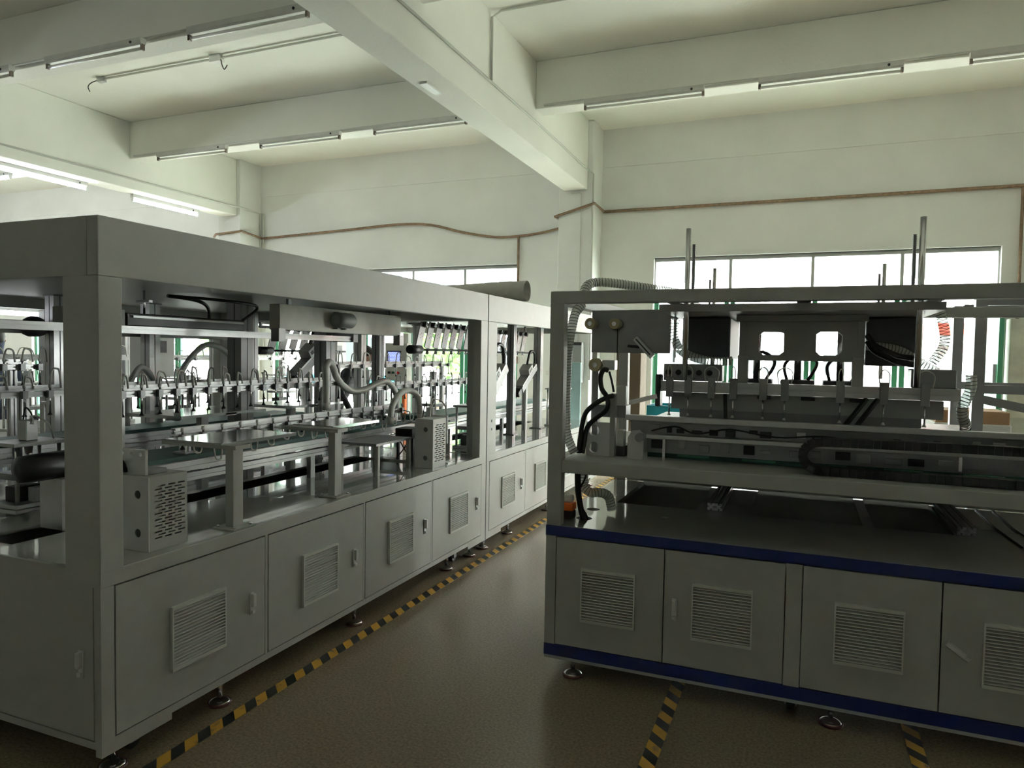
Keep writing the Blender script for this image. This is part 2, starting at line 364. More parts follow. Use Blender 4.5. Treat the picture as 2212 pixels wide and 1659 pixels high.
# floor marking tapes
def tape(x, y0, y1, label):
    tag(MB().box(x-.03, x+.03, y0, y1, 0.0005, .003).build('floor_tape', 'hazard_tape'), label, 'tape')
tape(-2.175, .9, 9.3, 'black and yellow hazard tape along the floor by the long machine')
tape(-.495, 1.5, 3.9, 'black and yellow hazard tape running under the blue banded press')
tape(.468, 1.5, 3.9, 'black and yellow hazard tape end beside the press caster')

# ================================================================== OUTSIDE
struct('ground_outside', MB().box(-60, 40, YW+.2, 80, -.2, -.02), 'concrete', 'pale concrete yard outside')
t = thing('building', 'white multi storey building across the yard with grey windows', 'building', (-6, 27, 0))
MB().box(-45, 30, 27, 33, -.02, 14).build('wall', 'facade', t)
for k in range(-14, 12):
    MB().box(k*2.6-.28, k*2.6+.28, 26.75, 27, -.02, 14).build('pilaster', 'facade', t)
wn = None
for k in range(-14, 11):
    for zc in (1.6, 4.9, 8.2):
        x = k*2.6+1.3
        o = MB().box(x-.62, x+.62, 26.96, 27.0, zc-.62, zc+.62).build('window', 'facade_glass', t)
        MB().box(x-.03, x+.03, 26.94, 26.965, zc-.62, zc+.62).box(x-.62, x+.62, 26.94, 26.965, zc+.18, zc+.23).build('window_bar', 'facade_frame', o)
def tree(x, y, h, rad, label, seed):
    rnd = random.Random(seed); t = thing('leafy_tree', label, 'tree', (x, y, 0))
    MB().tube([(x, y, -.05), (x+.05, y, h*.35), (x, y, h*.6)], .1, 8, [.12, .09, .05]).build('trunk', 'bark', t)
    mb = MB()
    for k in range(700):
        d = Vector((rnd.gauss(0, 1), rnd.gauss(0, 1), rnd.gauss(0, 1))).normalized()*rad*rnd.uniform(.45, 1.05)
        p = Vector((x+d.x, y+d.y, h*.62+d.z*h*.36/rad)); a = Vector((rnd.gauss(0, 1), rnd.gauss(0, 1), rnd.gauss(0, 1))).normalized(); b = a.orthogonal().normalized(); s = rnd.uniform(.10, .2)
        mb.add([p-a*s, p+b*s*.5, p+a*s, p-b*s*.5], [(0, 1, 2, 3)])
    fo = mb.build('foliage', 'leaf', t); fo['kind'] = 'stuff'
tree(-17.5, 18.5, 3.6, 1.5, 'round green tree in the yard seen behind the air tubes', 1)
tree(-9.3, 17.5, 3.0, 1.2, 'green tree in the yard seen beside the hanging plates', 2)
tree(-11.6, 19.5, 3.4, 1.2, 'green tree in the yard behind the control screen', 3)
t = thing('outbuilding', 'low outbuilding with red scalloped roof edge and grey roller door', 'building', (4.2, 17, 0))
MB().box(2.6, 9.0, 17, 20, -.02, 2.06).build('wall', 'facade', t)
MB().box(3.0, 8.4, 16.94, 17, 0, 1.42).build('roller_door', 'shutter', t)
rf = MB().box(2.4, 9.2, 16.4, 20.2, 2.06, 2.30).build('roof', 'roof_red', t)
for k in range(17):
    x = 2.5+k*.4; MB().prism([(x, 2.07)]+[(x+.2-.2*math.cos(a*PI/8), 2.07-.25*math.sin(a*PI/8)) for a in range(9)]+[(x+.4, 2.07)], 'y', 16.42, 16.46).build('valance', 'facade', rf)
t = thing('parked_van', 'white parked van with teal stripe out in the yard', 'van', (-10.6, 15.2, 0))
MB().prism([(-12.6, .35), (-8.4, .35), (-8.35, 1.05), (-8.9, 1.25), (-9.5, 2.0), (-12.5, 2.05), (-12.65, 1.2)], 'y', 14.4, 16.0).build('body', 'facade', t, .05)
MB().prism([(-9.0, 1.27), (-9.55, 1.92), (-10.5, 1.92), (-10.5, 1.27)], 'y', 14.385, 14.4).build('window', 'facade_glass', t)
MB().box(-12.55, -8.5, 14.385, 14.4, .75, .98).build('stripe', 'cyan', t)
for x in (-11.8, -9.2): MB().cyl((x, 14.38, .33), (x, 14.6, .33), .33, n=20).build('wheel', 'black', t)

# ================================================================== SHARED MACHINE PARTS
def _tocirc(cx, cy, hw, hh, ang, shape):
    c, s = math.cos(ang), math.sin(ang)
    if shape == 'o': return (cx+hw*c, cy+hh*s)
    k = min(hw/abs(c) if abs(c) > 1e-9 else 1e9, hh/abs(s) if abs(s) > 1e-9 else 1e9)
    return (cx+k*c, cy+k*s)
def holeplate(mb, axis, a, b, cells, n=16):
    """plate of rectangular cells (u0,u1,v0,v1,(cu,cv,hu,hv,shape) or None) between a and b along axis"""
    def P(q, h): return {'x': (h, q[0], q[1]), 'y': (q[0], h, q[1]), 'z': (q[0], q[1], h)}[axis]
    for (u0, u1, v0, v1, hole) in cells:
        if not hole:
            mb.prism([(u0, v0), (u1, v0), (u1, v1), (u0, v1)], axis, a, b); continue
        cu, cv, hu, hv, shp = hole; inner = []; outer = []
        angs = sorted([2*PI*(k+.5)/n for k in range(n)]+[math.atan2(vv-cv, uu-cu) % (2*PI) for uu in (u0, u1) for vv in (v0, v1)])
        for g in angs:
            inner.append(_tocirc(cu, cv, hu, hv, g, shp))
            c, s = math.cos(g), math.sin(g)
            kx = ((u1-cu)/c if c > 1e-9 else (u0-cu)/c if c < -1e-9 else 1e9); ky = ((v1-cv)/s if s > 1e-9 else (v0-cv)/s if s < -1e-9 else 1e9)
            k = min(kx, ky); outer.append((cu+k*c, cv+k*s))
        m = len(angs); vs = [P(q, h) for h in (a, b) for q in inner+outer]; fs = []
        for i in range(m):
            j = (i+1) % m
            fs += [(i, j, m+j, m+i), (2*m+i, 3*m+i, 3*m+j, 2*m+j), (i, 2*m+i, 2*m+j, j), (m+i, m+j, 3*m+j, 3*m+i)]
        mb.add(vs, fs)
    return mb
_vm = {}
def vent(parent, c, rz, wd, ht, material='vent_plastic'):
    key = (round(wd, 3), round(ht, 3), material)
    if key not in _vm:
        mb = MB(); n = 17; b = .014
        mb.box(-wd/2, wd/2, -.014, 0, ht/2-b, ht/2).box(-wd/2, wd/2, -.014, 0, -ht/2, -ht/2+b)
        mb.box(-wd/2, -wd/2+.006, -.013, 0, -ht/2+b, ht/2-b).box(wd/2-.006, wd/2, -.013, 0, -ht/2+b, ht/2-b)
        st = (ht-2*b)/n
        for k in range(n):
            z = -ht/2+b+k*st
            mb.prism([(0, z+st*.48), (-.0115, z+st*.22), (-.0115, z+st*.52), (0, z+st*.80)], 'x', -wd/2+.004, wd/2-.004)
        o = mb.build('vent', material, parent); o['kind'] = 'stuff'; _vm[key] = o.data
    else:
        o = bpy.data.objects.new('vent', _vm[key]); C.objects.link(o); o.parent = parent; o['kind'] = 'stuff'
    o.location = c; o.rotation_euler = (0, 0, rz)
    return o
def latch(parent, c, rz, tilt=0):
    o = MB().box(-.012, .012, -.006, 0, -.05, .05).box(-.009, .009, -.022, -.006, -.012, .045).box(-.009, .009, -.016, -.006, -.045, -.028).build('handle', 'white_plate', parent, .003)
    o.location = c; o.rotation_euler = (0, tilt, rz); return o
_fm = {}
def foot(parent, x, y, zt):
    if zt not in _fm:
        mb = MB().cyl((0, 0, .03), (0, 0, zt), .011, n=10).lathe([(.012, .014), (.030, .018), (.044, .012), (.046, 0)], n=16)
        o = mb.build('levelling_foot', 'steel', parent); _fm[zt] = (o.data, MB().cyl((0, 0, 0), (0, 0, .012), .05, n=16).build('foot_pad', 'foot_rubber', o).data)
    else:
        o = bpy.data.objects.new('levelling_foot', _fm[zt][0]); C.objects.link(o); o.parent = parent
        q = bpy.data.objects.new('foot_pad', _fm[zt][1]); C.objects.link(q); q.parent = o
    if parent.get('_world'): o.matrix_parent_inverse = Matrix.Translation(-Vector(parent['_world']))
    o.location = (x, y, 0)
_cm = {}
def caster(parent, x, y, zt):
    mb = MB().box(-.035, .035, -.03, .03, zt-.008, zt).box(-.026, -.02, -.02, .02, .03, zt-.008).box(.02, .026, -.02, .02, .03, zt-.008)
    o = mb.build('caster', 'alu_dark', parent); MB().cyl((-.016, 0, .036), (.016, 0, .036), .036, n=18).build('wheel', 'black', o)
    if parent.get('_world'): o.matrix_parent_inverse = Matrix.Translation(-Vector(parent['_world']))
    o.location = (x, y, 0)

# ================================================================== LONG ASSEMBLY LINE (two enclosed units)
X0, X1 = -2.236, -4.90        # aisle face and rear face
def line_unit(y0, y1, label, ndoor, near):
    t = thing('assembly_machine', label, 'machine', ((X0+X1)/2, (y0+y1)/2, 0))
    zb, zt, zd = .10, .76, .705
    # base
    MB().box(X1+.012, X0-.012, y0+.012, y1-.012, .125, .135).build('bottom_panel', 'paint', t)
    MB().box(X1, X1+.012, y0+.012, y1, .125, .745).build('rear_panel', 'paint', t); MB().box(X1+.012, X0-.012, y1-.012, y1, .135, .745).build('end_panel', 'paint', t)
    MB().box(X0-.012, X0, y0, y1, zd, zt).build('base_rail', 'paint', t, .002)
    MB().box(X0-.4, X0-.012, y0, y0+.02, zd, zt).build('base_rail', 'paint', t)
    MB().box(X1, X0-.4, y0, y0+.012, zd, zt).build('base_rail', 'paint', t)
    sk = MB().box(X0-.012, X0, y0, y1, .125, .155).box(X0-.03, X0, y0, y0+.30, zb, .125).box(X0-.03, X0, y1-.30, y1, zb, .125)
    sk.build('skirt', 'paint', t)
    MB().box(X1, X0-.012, y0, y0+.012, .125, .152).build('skirt', 'paint', t)
    wd = (y1-y0-.045-.08)/ndoor
    for k in range(ndoor+1):
        ys = y0+.0+k*0
    edges = [y0+.055+k*wd for k in range(ndoor+1)]
    MB().box(X0-.012, X0, y0, edges[0]-.003, .155, zd).build('stile', 'paint', t)
    MB().box(X0-.012, X0, edges[-1]-.009, y1, .155, zd).build('stile', 'paint', t)
    for k in range(ndoor):
        a, b = edges[k]+.003, edges[k]+wd-.022
        if k < ndoor-1: MB().box(X0-.012, X0, b+.004, edges[k+1]-.002, .155, zd).build('stile', 'paint', t)
        else: b = edges[-1]-.014
        c = (a+b)/2-.005
        d = holeplate(MB(), 'x', X0-.010, X0+.001, [(a, b, .160, zd-.005, (c, .418, .134, .119, 'r'))], 32).build('door', 'paint', t)
        vent(d, (X0+.001, c, .418), PI/2, .278, .255)
        latch(d, (X0+.001, b-.085, .42), PI/2)
    # front end panel door
    MB().box(X0-.034, X0-.012, y0, y0+.012, .152, zd).build('stile', 'paint', t)
    for xa, xb in ((X0-.90, X0-.038), (X0-1.77, X0-.906), (X1+.02, X0-1.776)):
        d = MB().box(xa, xb, y0-.001, y0+.010, .157, zd+.004).build('door', 'paint', t, .0015)
        if near: latch(d, (xb-.058, y0-.001, .425), 0)
    # table top with a long slot
    sa, sb = -3.11, -2.885
    tt = MB().box(sb, X0-.012, y0+.012, y1, .745, zt-.001).box(X1, sa, y0+.012, y1, .745, zt-.001).box(sa, sb, y0+.012, y0+.115, .745, zt-.001).box(sa, sb, y1-.5, y1, .745, zt-.001)
    tt.build('table_top', 'paint_gloss', t)
    # posts
    pw = .092 if near else .17
    MB().box(X0-.178, X0, y0, y0+pw, zt-.002, 1.795).build('post', 'paint', t, .003)
    MB().box(X0-.062, X0, y1-.12, y1, zt-.002, 1.795).build('post', 'paint', t, .002)
    MB().box(X1, X1+.08, y0, y0+.08, zt-.002, 1.795).build('post', 'paint', t)
    MB().box(X1, X1+.08, y1-.08, y1, zt-.002, 1.795).build('post', 'paint', t)
    MB().box(X1, X1+.06, (y0+y1)/2-.03, (y0+y1)/2+.03, zt-.002, 1.795).build('post', 'paint', t)
    # top band and roof
    MB().box(X0-.055, X0, y0, y1, 1.795, 2.0).build('top_band', 'paint', t, .003)
    MB().box(X1, X0-.055, y0, y0+.055, 1.795, 1.999).build('top_band', 'paint', t)
    MB().box(X1, X0-.055, y1-.05, y1, 1.80, 1.999).build('top_band', 'paint', t)
    MB().box(X1, X1+.05, y0+.055, y1-.05, 1.80, 1.999).build('top_band', 'paint', t)
    MB().box(X1+.05, X0-.055, y0+.055, y1-.05, 1.87, 1.995).build('roof_panel', 'paint', t)
    for yy in (y0+.10, y0+.62, (y0+y1)/2, y1-.5, y1-.12): foot(t, X0-.075, yy, .13)
    foot(t, X0-1.2, y0+.08, .13); foot(t, X0-.6, y1-.1, .13); foot(t, X1+.1, y0+.1, .13); foot(t, X1+.1, y1-.1, .13)
    for yy in (y0+.22, y1-.3): caster(t, X0-.13, yy, .13)
    return t
u1 = line_unit(1.718, 4.972, 'long grey assembly machine unit with corner post and four louvred aisle doors', 4, True)
u2 = line_unit(4.986, 8.24, 'second grey assembly machine unit joined behind the corner unit', 4, False)
for z in (1.02, .955):
    MB().cyl((X0, 5.075, z), (X0+.004, 5.075, z), .011, n=6).build('bolt_head', 'alu_dark', u2)

# ------------------------------------------------------------------ equipment builders
def prof(axis, c, wd, a, b, name='profile', material='alu', parent=None, ht=None):
    """slotted aluminium extrusion along an axis, centre c in the other two axes"""
    ht = ht or wd; g = .007; d = .010; x, y = wd/2, ht/2
    o = [(-x, -y), (-g/2, -y), (-g/2, -y+d), (g/2, -y+d), (g/2, -y), (x, -y), (x, -g/2), (x-d, -g/2), (x-d, g/2), (x, g/2), (x, y), (g/2, y), (g/2, y-d), (-g/2, y-d), (-g/2, y), (-x, y), (-x, g/2), (-x+d, g/2), (-x+d, -g/2), (-x, -g/2)]
    return MB().prism([(p[0]+c[0], p[1]+c[1]) for p in o], axis, a, b).build(name, material, parent)

def vent_housing(x0, x1, y0, y1, z0, z1, label, rows=18):
    t = thing('vented_housing', label, 'housing', ((x0+x1)/2, (y0+y1)/2, z0)); th = .004
    zm = (z0+z1)/2; xc = (x0+x1)/2; rr = min(.016, (x1-x0)*.14)
    holeplate(MB(), 'y', y0, y0+th, [(x0, x1, z0, zm, (xc+.012, z0+.07, rr, rr*1.05, 'o')), (x0, x1, zm, z1, (xc+.012, z1-.07, rr, rr*1.05, 'o'))], 20).build('front_plate', 'white_plate', t)
    MB().box(x0, x1, y1-th, y1, z0, z1).build('rear_plate', 'paint', t); MB().box(x0, x0+th, y0+th, y1-th, z0, z1).build('inner_plate', 'paint', t)
    MB().box(x0+th, x1-th, y0+th, y1-th, z1-th, z1).build('top_plate', 'paint', t)
    mb = MB(); ya, yb = y0+th, y1-th; m = .018; zs, ze = z0+.045, z1-.03; st = (ze-zs)/rows; nn = 3; L = (yb-ya-2*m)/nn
    mb.box(x1-th, x1, ya, yb, z0, zs).box(x1-th, x1, ya, yb, ze, z1)
    for k in range(rows):
        z = zs+k*st; off = (k % 2)*L*.35; mb.box(x1-th, x1, ya, yb, z+st*.48, z+st)
        cuts = [ya]+[ya+m+off+L*j+q for j in range(nn) for q in (L*.14, L*.86)]
        for i in range(0, len(cuts)-1, 2): mb.box(x1-th, x1, cuts[i], cuts[i+1], z, z+st*.48)
        mb.box(x1-th, x1, min(cuts[-1], yb-.002), yb, z, z+st*.48)
    o = mb.build('slotted_plate', 'paint', t); o['kind'] = 'stuff'; return t
vent_housing(-2.445, -2.305, 1.975, 2.160, .76, 1.05, 'perforated grey housing standing by the corner post')
vent_housing(-2.43, -2.29, 4.215, 4.40, .76, 1.095, 'perforated grey housing at the end of the green belt')
t = thing('belt_drive_bracket', 'white bracket plate with black timing belt above the corner housing', 'bracket', (-2.5, 2.02, 1.05))
holeplate(MB(), 'y', 2.0, 2.012, [(-2.60+k*.05, -2.55+k*.05, 1.115, 1.15, (-2.575+k*.05, 1.132, .008, .008, 'o')) for k in range(5)]).box(-2.60, -2.35, 2.0, 2.012, 1.052, 1.115).build('plate', 'white_plate', t)
MB().tube([(-2.49+.05*math.cos(PI*k/10), 1.985, 1.06+.05*math.sin(PI*k/10)) for k in range(11)], .009, 6).build('timing_belt', 'black', t)
MB().cyl((-2.49, 1.99, 1.06), (-2.49, 2.0, 1.06), .03, n=16).build('pulley', 'alu', t)
MB().box(-2.60, -2.35, 2.012, 2.10, 1.052, 1.07).build('base', 'alu_dark', t)

def tray_stand(px_, py_, tx0, tx1, ty0, ty1, z, label, post=True):
    t = thing('tray_stand', label, 'stand', (px_, py_, .76))
    MB().box(px_-.022, px_+.022, py_-.03, py_+.03, .765, z-.006).build('post', 'paint', t, .002)
    bp = MB().box(px_-.06, px_+.06, py_-.065, py_+.065, .76, .766).build('base_plate', 'paint', t)
    for sx in (-1, 1):
        for sy in (-1, 1): MB().cyl((px_+sx*.045, py_+sy*.05, .766), (px_+sx*.045, py_+sy*.05, .775), .007, n=6).build('bolt', 'steel', bp)
    MB().box(min(tx0, px_-.05), max(tx1, px_+.05) if px_ > tx1 else tx1, py_-.045, py_+.045, z-.022, z-.004).build('arm', 'paint', t)
    MB().box(tx0, tx1, ty0, ty1, z-.004, z).build('tray_sheet', 'sheet', t)
    MB().box(tx0, tx1, ty0, ty0+.002, z-.02, z-.004).build('lip', 'sheet', t); MB().box(tx1-.002, tx1, ty0, ty1, z-.016, z-.004).build('lip', 'sheet', t)
    return t
tray_stand(-2.315, 2.43, -2.70, -2.36, 2.40, 2.90, 1.132, 'sheet metal tray on a grey post closest to the corner housing')
tray_stand(-2.335, 3.19, -2.66, -2.385, 3.24, 3.70, 1.132, 'sheet metal tray on a grey post at the middle of the green belt')
tray_stand(-3.55, 3.45, -3.76, -3.31, 3.06, 3.76, 1.155, 'wide reflective tray behind the green belt')
tray_stand(-3.55, 4.3, -3.76, -3.31, 4.02, 4.62, 1.155, 'narrow reflective tray behind the green belt')

def conveyor(x0, x1, y0, y1, z, label):
    t = thing('belt_conveyor', label, 'conveyor', ((x0+x1)/2, (y0+y1)/2, .76))
    for x in (x0, x1):
        prof('y', (x, z-.045), .03, y0, y1, 'side_rail', 'alu', t, .05); prof('y', (x, z-.10), .03, y0+.1, y1-.1, 'side_rail', 'alu', t, .04)
    n = 10; pts = [(y0+.03-.024*math.sin(PI*k/n), z-.024+.024*math.cos(PI*k/n)) for k in range(n+1)]+[(y1-.03+.024*math.sin(PI*k/n), z-.024-.024*math.cos(PI*k/n)) for k in range(n+1)]
    MB().prism(pts, 'x', x0+.017, x1-.017).build('belt', 'belt', t)
    for y in (y0+.03, y1-.03): MB().cyl((x0-.02, y, z-.024), (x1+.02, y, z-.024), .014, n=12).build('roller_shaft', 'steel', t)
    for y in (y0+.25, (y0+y1)/2, y1-.25):
        for x in (x0, x1): MB().box(x-.015, x+.015, y-.02, y+.02, .76, z-.12).build('leg', 'alu', t)
    mo = MB().box(x0-.22, x0-.02, y0+.0, y0+.10, z-.13, z-.02).build('motor', 'black', t, .008); return t
conveyor(-3.16, -2.80, 2.28, 4.88, 1.015, 'green belt conveyor with aluminium rails in the corner unit')
conveyor(-4.20, -3.86, 2.0, 4.88, 1.03, 'second green belt conveyor at the rear of the corner unit')
conveyor(-3.16, -2.80, 5.2, 8.0, 1.015, 'green belt conveyor in the second unit')

def air_loop(p, q, h, mb, rad=.0045):
    p, q = Vector(p), Vector(q); m = (p+q)/2+Vector((random.uniform(-.02, .02), 0, h))
    mb.tube(bez([p, p+(m-p)*.35+Vector((0, 0, h*.5)), m, q+(m-q)*.35+Vector((0, 0, h*.5)), q], 4), rad, 6)
def suction_bar(y0, y1, x, z, n, label, drop=.10, posts=(), loop=.055, hang=False, zbase=.76):
    t = thing('suction_bar', label, 'gripper', (x, (y0+y1)/2, zbase))
    prof('y', (x, z), .04, y0, y1, 'beam', 'alu', t, .03)
    prof('y', (x-.05, z+.03), .03, y0+.05, y1-.05, 'beam', 'alu', t)
    for y in posts:
        prof('z', (x-.025, y), .04, zbase, z-.015, 'post', 'alu', t); MB().box(x-.07, x+.02, y-.04, y+.04, zbase, zbase+.008).build('base_plate', 'alu', t)
    st = (y1-y0-.06)/(n-1); pv = None
    for k in range(n):
        y = y0+.03+k*st
        cl = MB().box(x+.02, x+.045, y-.014, y+.014, z-.02, z+.02).build('clamp', 'alu_dark', t)
        MB().cyl((x+.033, y, z-drop), (x+.033, y, z+.035), .005, n=8).build('rod', 'steel', cl)
        MB().lathe([(.004, .016), (.012, .004), (.013, 0)], (x+.033, y, z-drop-.014), 10).build('suction_cup', 'black', cl)
        MB().lathe([(.006, 0), (.008, .004), (.008, .016), (.005, .02)], (x+.033, y, z+.033), 8).build('fitting', 'white_plastic', cl)
        mb = MB(); h = loop*random.uniform(.7, 1.4)
        if hang: air_loop((x+.10, y, z-drop*.2), (x+.105, y+st*.45, z-drop*.2), -h*1.6, mb); mb.tube([(x+.045, y, z), (x+.10, y, z-drop*.2)], .0045, 6)
        else: air_loop((x+.033, y, z+.05), (x+.02*random.uniform(-1, 1), y+st*random.uniform(.45, .8), z+.03), h, mb, .0055)
        mb.build('air_tube', 'tube_white', t)
    return t
suction_bar(2.45, 4.45, -3.24, 1.305, 18, 'long bar of suction rods with white tube loops above the green belt', posts=(2.62, 4.3))
suction_bar(2.30, 4.70, -3.80, 1.29, 18, 'bar of suction rods behind the wide reflective tray', posts=(2.5, 4.1), loop=.07)
suction_bar(1.95, 2.96, -4.36, 1.42, 10, 'bar of suction rods at the rear beside the corner post', posts=(2.3, 2.8), loop=.07)
suction_bar(2.60, 4.75, -2.87, 1.10, 17, 'low bar of nozzles with drooping tube loops over the green belt', .04, (2.7, 4.7), .05, True, 1.017)
suction_bar(5.3, 7.8, -3.5, 1.22, 16, 'bar of suction rods in the second unit', posts=(5.4, 7.7))
suction_bar(5.5, 7.8, -4.05, 1.40, 12, 'rear bar of suction rods in the second unit', posts=(5.6, 7.7), loop=.07)

def column(x, y, z0, z1, wd, label, material='alu', group=None):
    t = thing('aluminium_upright', label, 'upright', (x, y, z0), group)
    prof('z', (x, y), wd, z0+.008, z1, 'shaft', material, t); MB().box(x-wd*.8, x+wd*.8, y-wd*.8, y+wd*.8, z0, z0+.008).build('base_plate', 'alu_dark', t)
    MB().box(x-wd*.6, x+wd*.6, y-wd*.6, y+wd*.6, z1-.0, z1+.008).build('cap_plate', 'alu_dark', t); return t
column(-3.62, 3.86, .76, 1.86, .12, 'thick pale aluminium column behind the tray stand', 'paint_grey')
column(-3.62, 4.80, .76, 1.86, .12, 'dark aluminium column under the overhead grey box', 'alu_dark')
column(-3.64, 5.62, .76, 1.86, .085, 'dark aluminium column at the joint of both units', 'alu_dark')
column(-4.35, 3.05, .76, 1.86, .08, 'aluminium column near the rear conveyor', 'alu')
column(-4.35, 3.75, .76, 1.86, .09, 'aluminium column between rear trays', 'alu')
column(-4.35, 4.75, .76, 1.86, .09, 'aluminium column at the rear joint of both units', 'alu')
column(-4.74, 2.45, .76, 1.86, .07, 'slim aluminium column at the rear corner', 'alu')
column(-2.62, 6.40, .76, 1.86, .07, 'aluminium column among the tilted plates', 'alu_dark')
column(-4.3, 6.3, .76, 1.86, .09, 'aluminium column at the rear of the second unit', 'alu')
column(-4.3, 7.5, .76, 1.86, .09, 'aluminium column beside the operator panel', 'alu')
column(-2.6, 7.1, .76, 1.86, .08, 'aluminium column on the aisle side of the second unit', 'alu')

# overhead rails with actuator
t = thing('overhead_rail', 'twin overhead aluminium rails crossing above the suction rods', 'rail', (-3.45, 3.4, 1.7))
prof('y', (-3.52, 1.645), .05, 1.80, 4.86, 'rail', 'alu', t, .035); prof('y', (-3.38, 1.645), .04, 1.80, 4.86, 'rail', 'alu', t)
MB().box(-3.56, -3.34, 1.775, 1.83, 1.62, 1.868).build('end_bracket', 'alu_dark', t); MB().box(-3.542, -3.34, 4.80, 4.86, 1.62, 1.868).build('end_bracket', 'alu_dark', t)
MB().box(-3.50, -3.36, 2.75, 3.62, 1.665, 1.735).build('actuator', 'black', t, .006); MB().box(-3.355, -3.348, 2.78, 3.6, 1.71, 1.722).build('slide_strip', 'alu', t)
MB().box(-3.52, -3.36, 2.45, 2.74, 1.665, 1.75).build('drive_block', 'paint_grey', t, .004)
MB().tube(bez([(-3.40, 3.05, 1.85), (-3.38, 3.25, 1.835), (-3.40, 3.35, 1.80), (-3.42, 3.38, 1.735)]), .011, 6).build('cable', 'black', t)
MB().tube(bez([(-3.40, 3.05, 1.85), (-3.30, 3.4, 1.845), (-3.35, 3.72, 1.83), (-3.38, 3.62, 1.735)]), .010, 6).build('cable', 'black', t)
for y in (2.9, 4.05):
    MB().box(-3.46, -3.36, y-.012, y+.012, 1.80, 1.815).cyl((-3.41, y, 1.735), (-3.41, y, 1.868), .006, n=8).build('adjuster', 'steel', t)
t = thing('overhead_box', 'pale grey overhead box with a round motor on its side', 'box', (-2.95, 4.2, 1.67))
MB().box(-3.03, -2.95, 3.47, 4.88, 1.672, 1.83).build('body', 'paint_warm', t, .003)
mo = MB().lathe([(.03, -.115), (.05, -.11), (.052, -.06), (.052, .05), (.042, .07), (.03, .075)], (-2.895, 4.07, 1.755), 18, 'y').build('motor', 'cabinet', t)
for dz in (-.055, .05):
    for dy in (-.06, .03): MB().box(-2.95, -2.915, 4.07+dy-.008, 4.07+dy+.008, 1.755+dz-.006, 1.755+dz+.006).build('motor_foot', 'cabinet', mo)
for y in (3.47, 4.86): MB().box(-2.99, -2.93, y-.03, y+.03, 1.60, 1.68).build('end_bracket', 'alu_dark', t)
for y in (3.6, 4.75): MB().box(-3.0, -2.98, y-.015, y+.015, 1.83, 1.868).build('hanger', 'alu_dark', t)
t = thing('rear_rail', 'grey rear rail with a dark bell shaped lamp at the corner unit', 'rail', (-4.45, 3.2, 1.66))
MB().box(-4.50, -4.42, 1.79, 4.9, 1.625, 1.705).build('rail', 'paint', t); MB().lathe([(.02, .05), (.055, .03), (.075, -.02), (.06, -.06), (.03, -.075)], (-4.375, 2.93, 1.68), 18).build('bell', 'dark', t)
MB().box(-4.42, -4.375, 2.915, 2.945, 1.67, 1.69).build('bracket', 'dark', t)
for y in (2.0, 4.8): MB().box(-4.48, -4.44, y-.015, y+.015, 1.705, 1.868).build('hanger', 'alu_dark', t)
t = thing('machine_lamp', 'lit tube lamp inside the rear of the corner unit', 'lamp', (-4.95, 3.0, 1.77))
MB().cyl((-4.95, 2.2, 1.772), (-4.95, 3.52, 1.766), .016, n=12).build('tube', 'tube_work', t)
for y in (2.19, 3.53): MB().box(-4.965, -4.902, y-.012, y+.012, 1.752, 1.84).build('end_holder', 'white_plastic', t)

# tilted hanging plates on a rail
def plate_rack(x, y0, n, st, z, label):
    t = thing('plate_rack', label, 'rack', (x, y0, z))
    MB().cyl((x-.02, y0-.12, z), (x-.02, y0+n*st+.05, z), .012, n=10).build('rod', 'steel', t)
    MB().cyl((x+.06, y0-.12, z-.22), (x+.06, y0+n*st+.05, z-.22), .010, n=10).build('rod', 'black', t)
    MB().cyl((x+.06, y0-.22, z-.22), (x+.06, y0-.05, z-.22), .036, n=16).build('end_drum', 'black', t)
    for y in (y0-.1, y0+n*st+.03): MB().box(x-.03, x-.01, y-.01, y+.01, z, 1.868).build('hanger', 'alu_dark', t)
    for k in range(n):
        y = y0+k*st; mx = Matrix.Translation((x+.02, y+.03, z-.10)) @ Matrix.Rotation(math.radians(-22), 4, 'X')
        o = MB().box(-.004, .004, -.045, .045, -.12, .12, mx).build('plate', 'alu_dark', t)
        q = MB()
        for a in range(4): q.add([mx @ Vector((.0045, .02*math.cos(a*PI/2)+s2*.006, .02*math.sin(a*PI/2)+s3*.004)) for s2, s3 in ((-1, -1), (1, -1), (1, 1), (-1, 1))], [(0, 1, 2, 3)])
        q.build('screw_mark', 'black', o)['kind'] = 'stuff'
        MB().cbox((.02, .0, .10), (.035, .03, .04), mx).build('clip', 'dark', o); MB().cyl(mx @ Vector((.012, 0, -.12)), mx @ Vector((.012, 0, -.165)), .014, n=10).build('knob', 'steel', o)
    return t
plate_rack(-3.0, 5.22, 7, .15, 1.79, 'row of tilted metal plates hanging from a rod at the joint of both units')
plate_rack(-3.0, 6.55, 8, .15, 1.78, 'row of tilted metal plates hanging deeper in the second unit')
plate_rack(-4.62, 5.3, 7, .15, 1.76, 'row of tilted metal plates at the rear of the second unit')

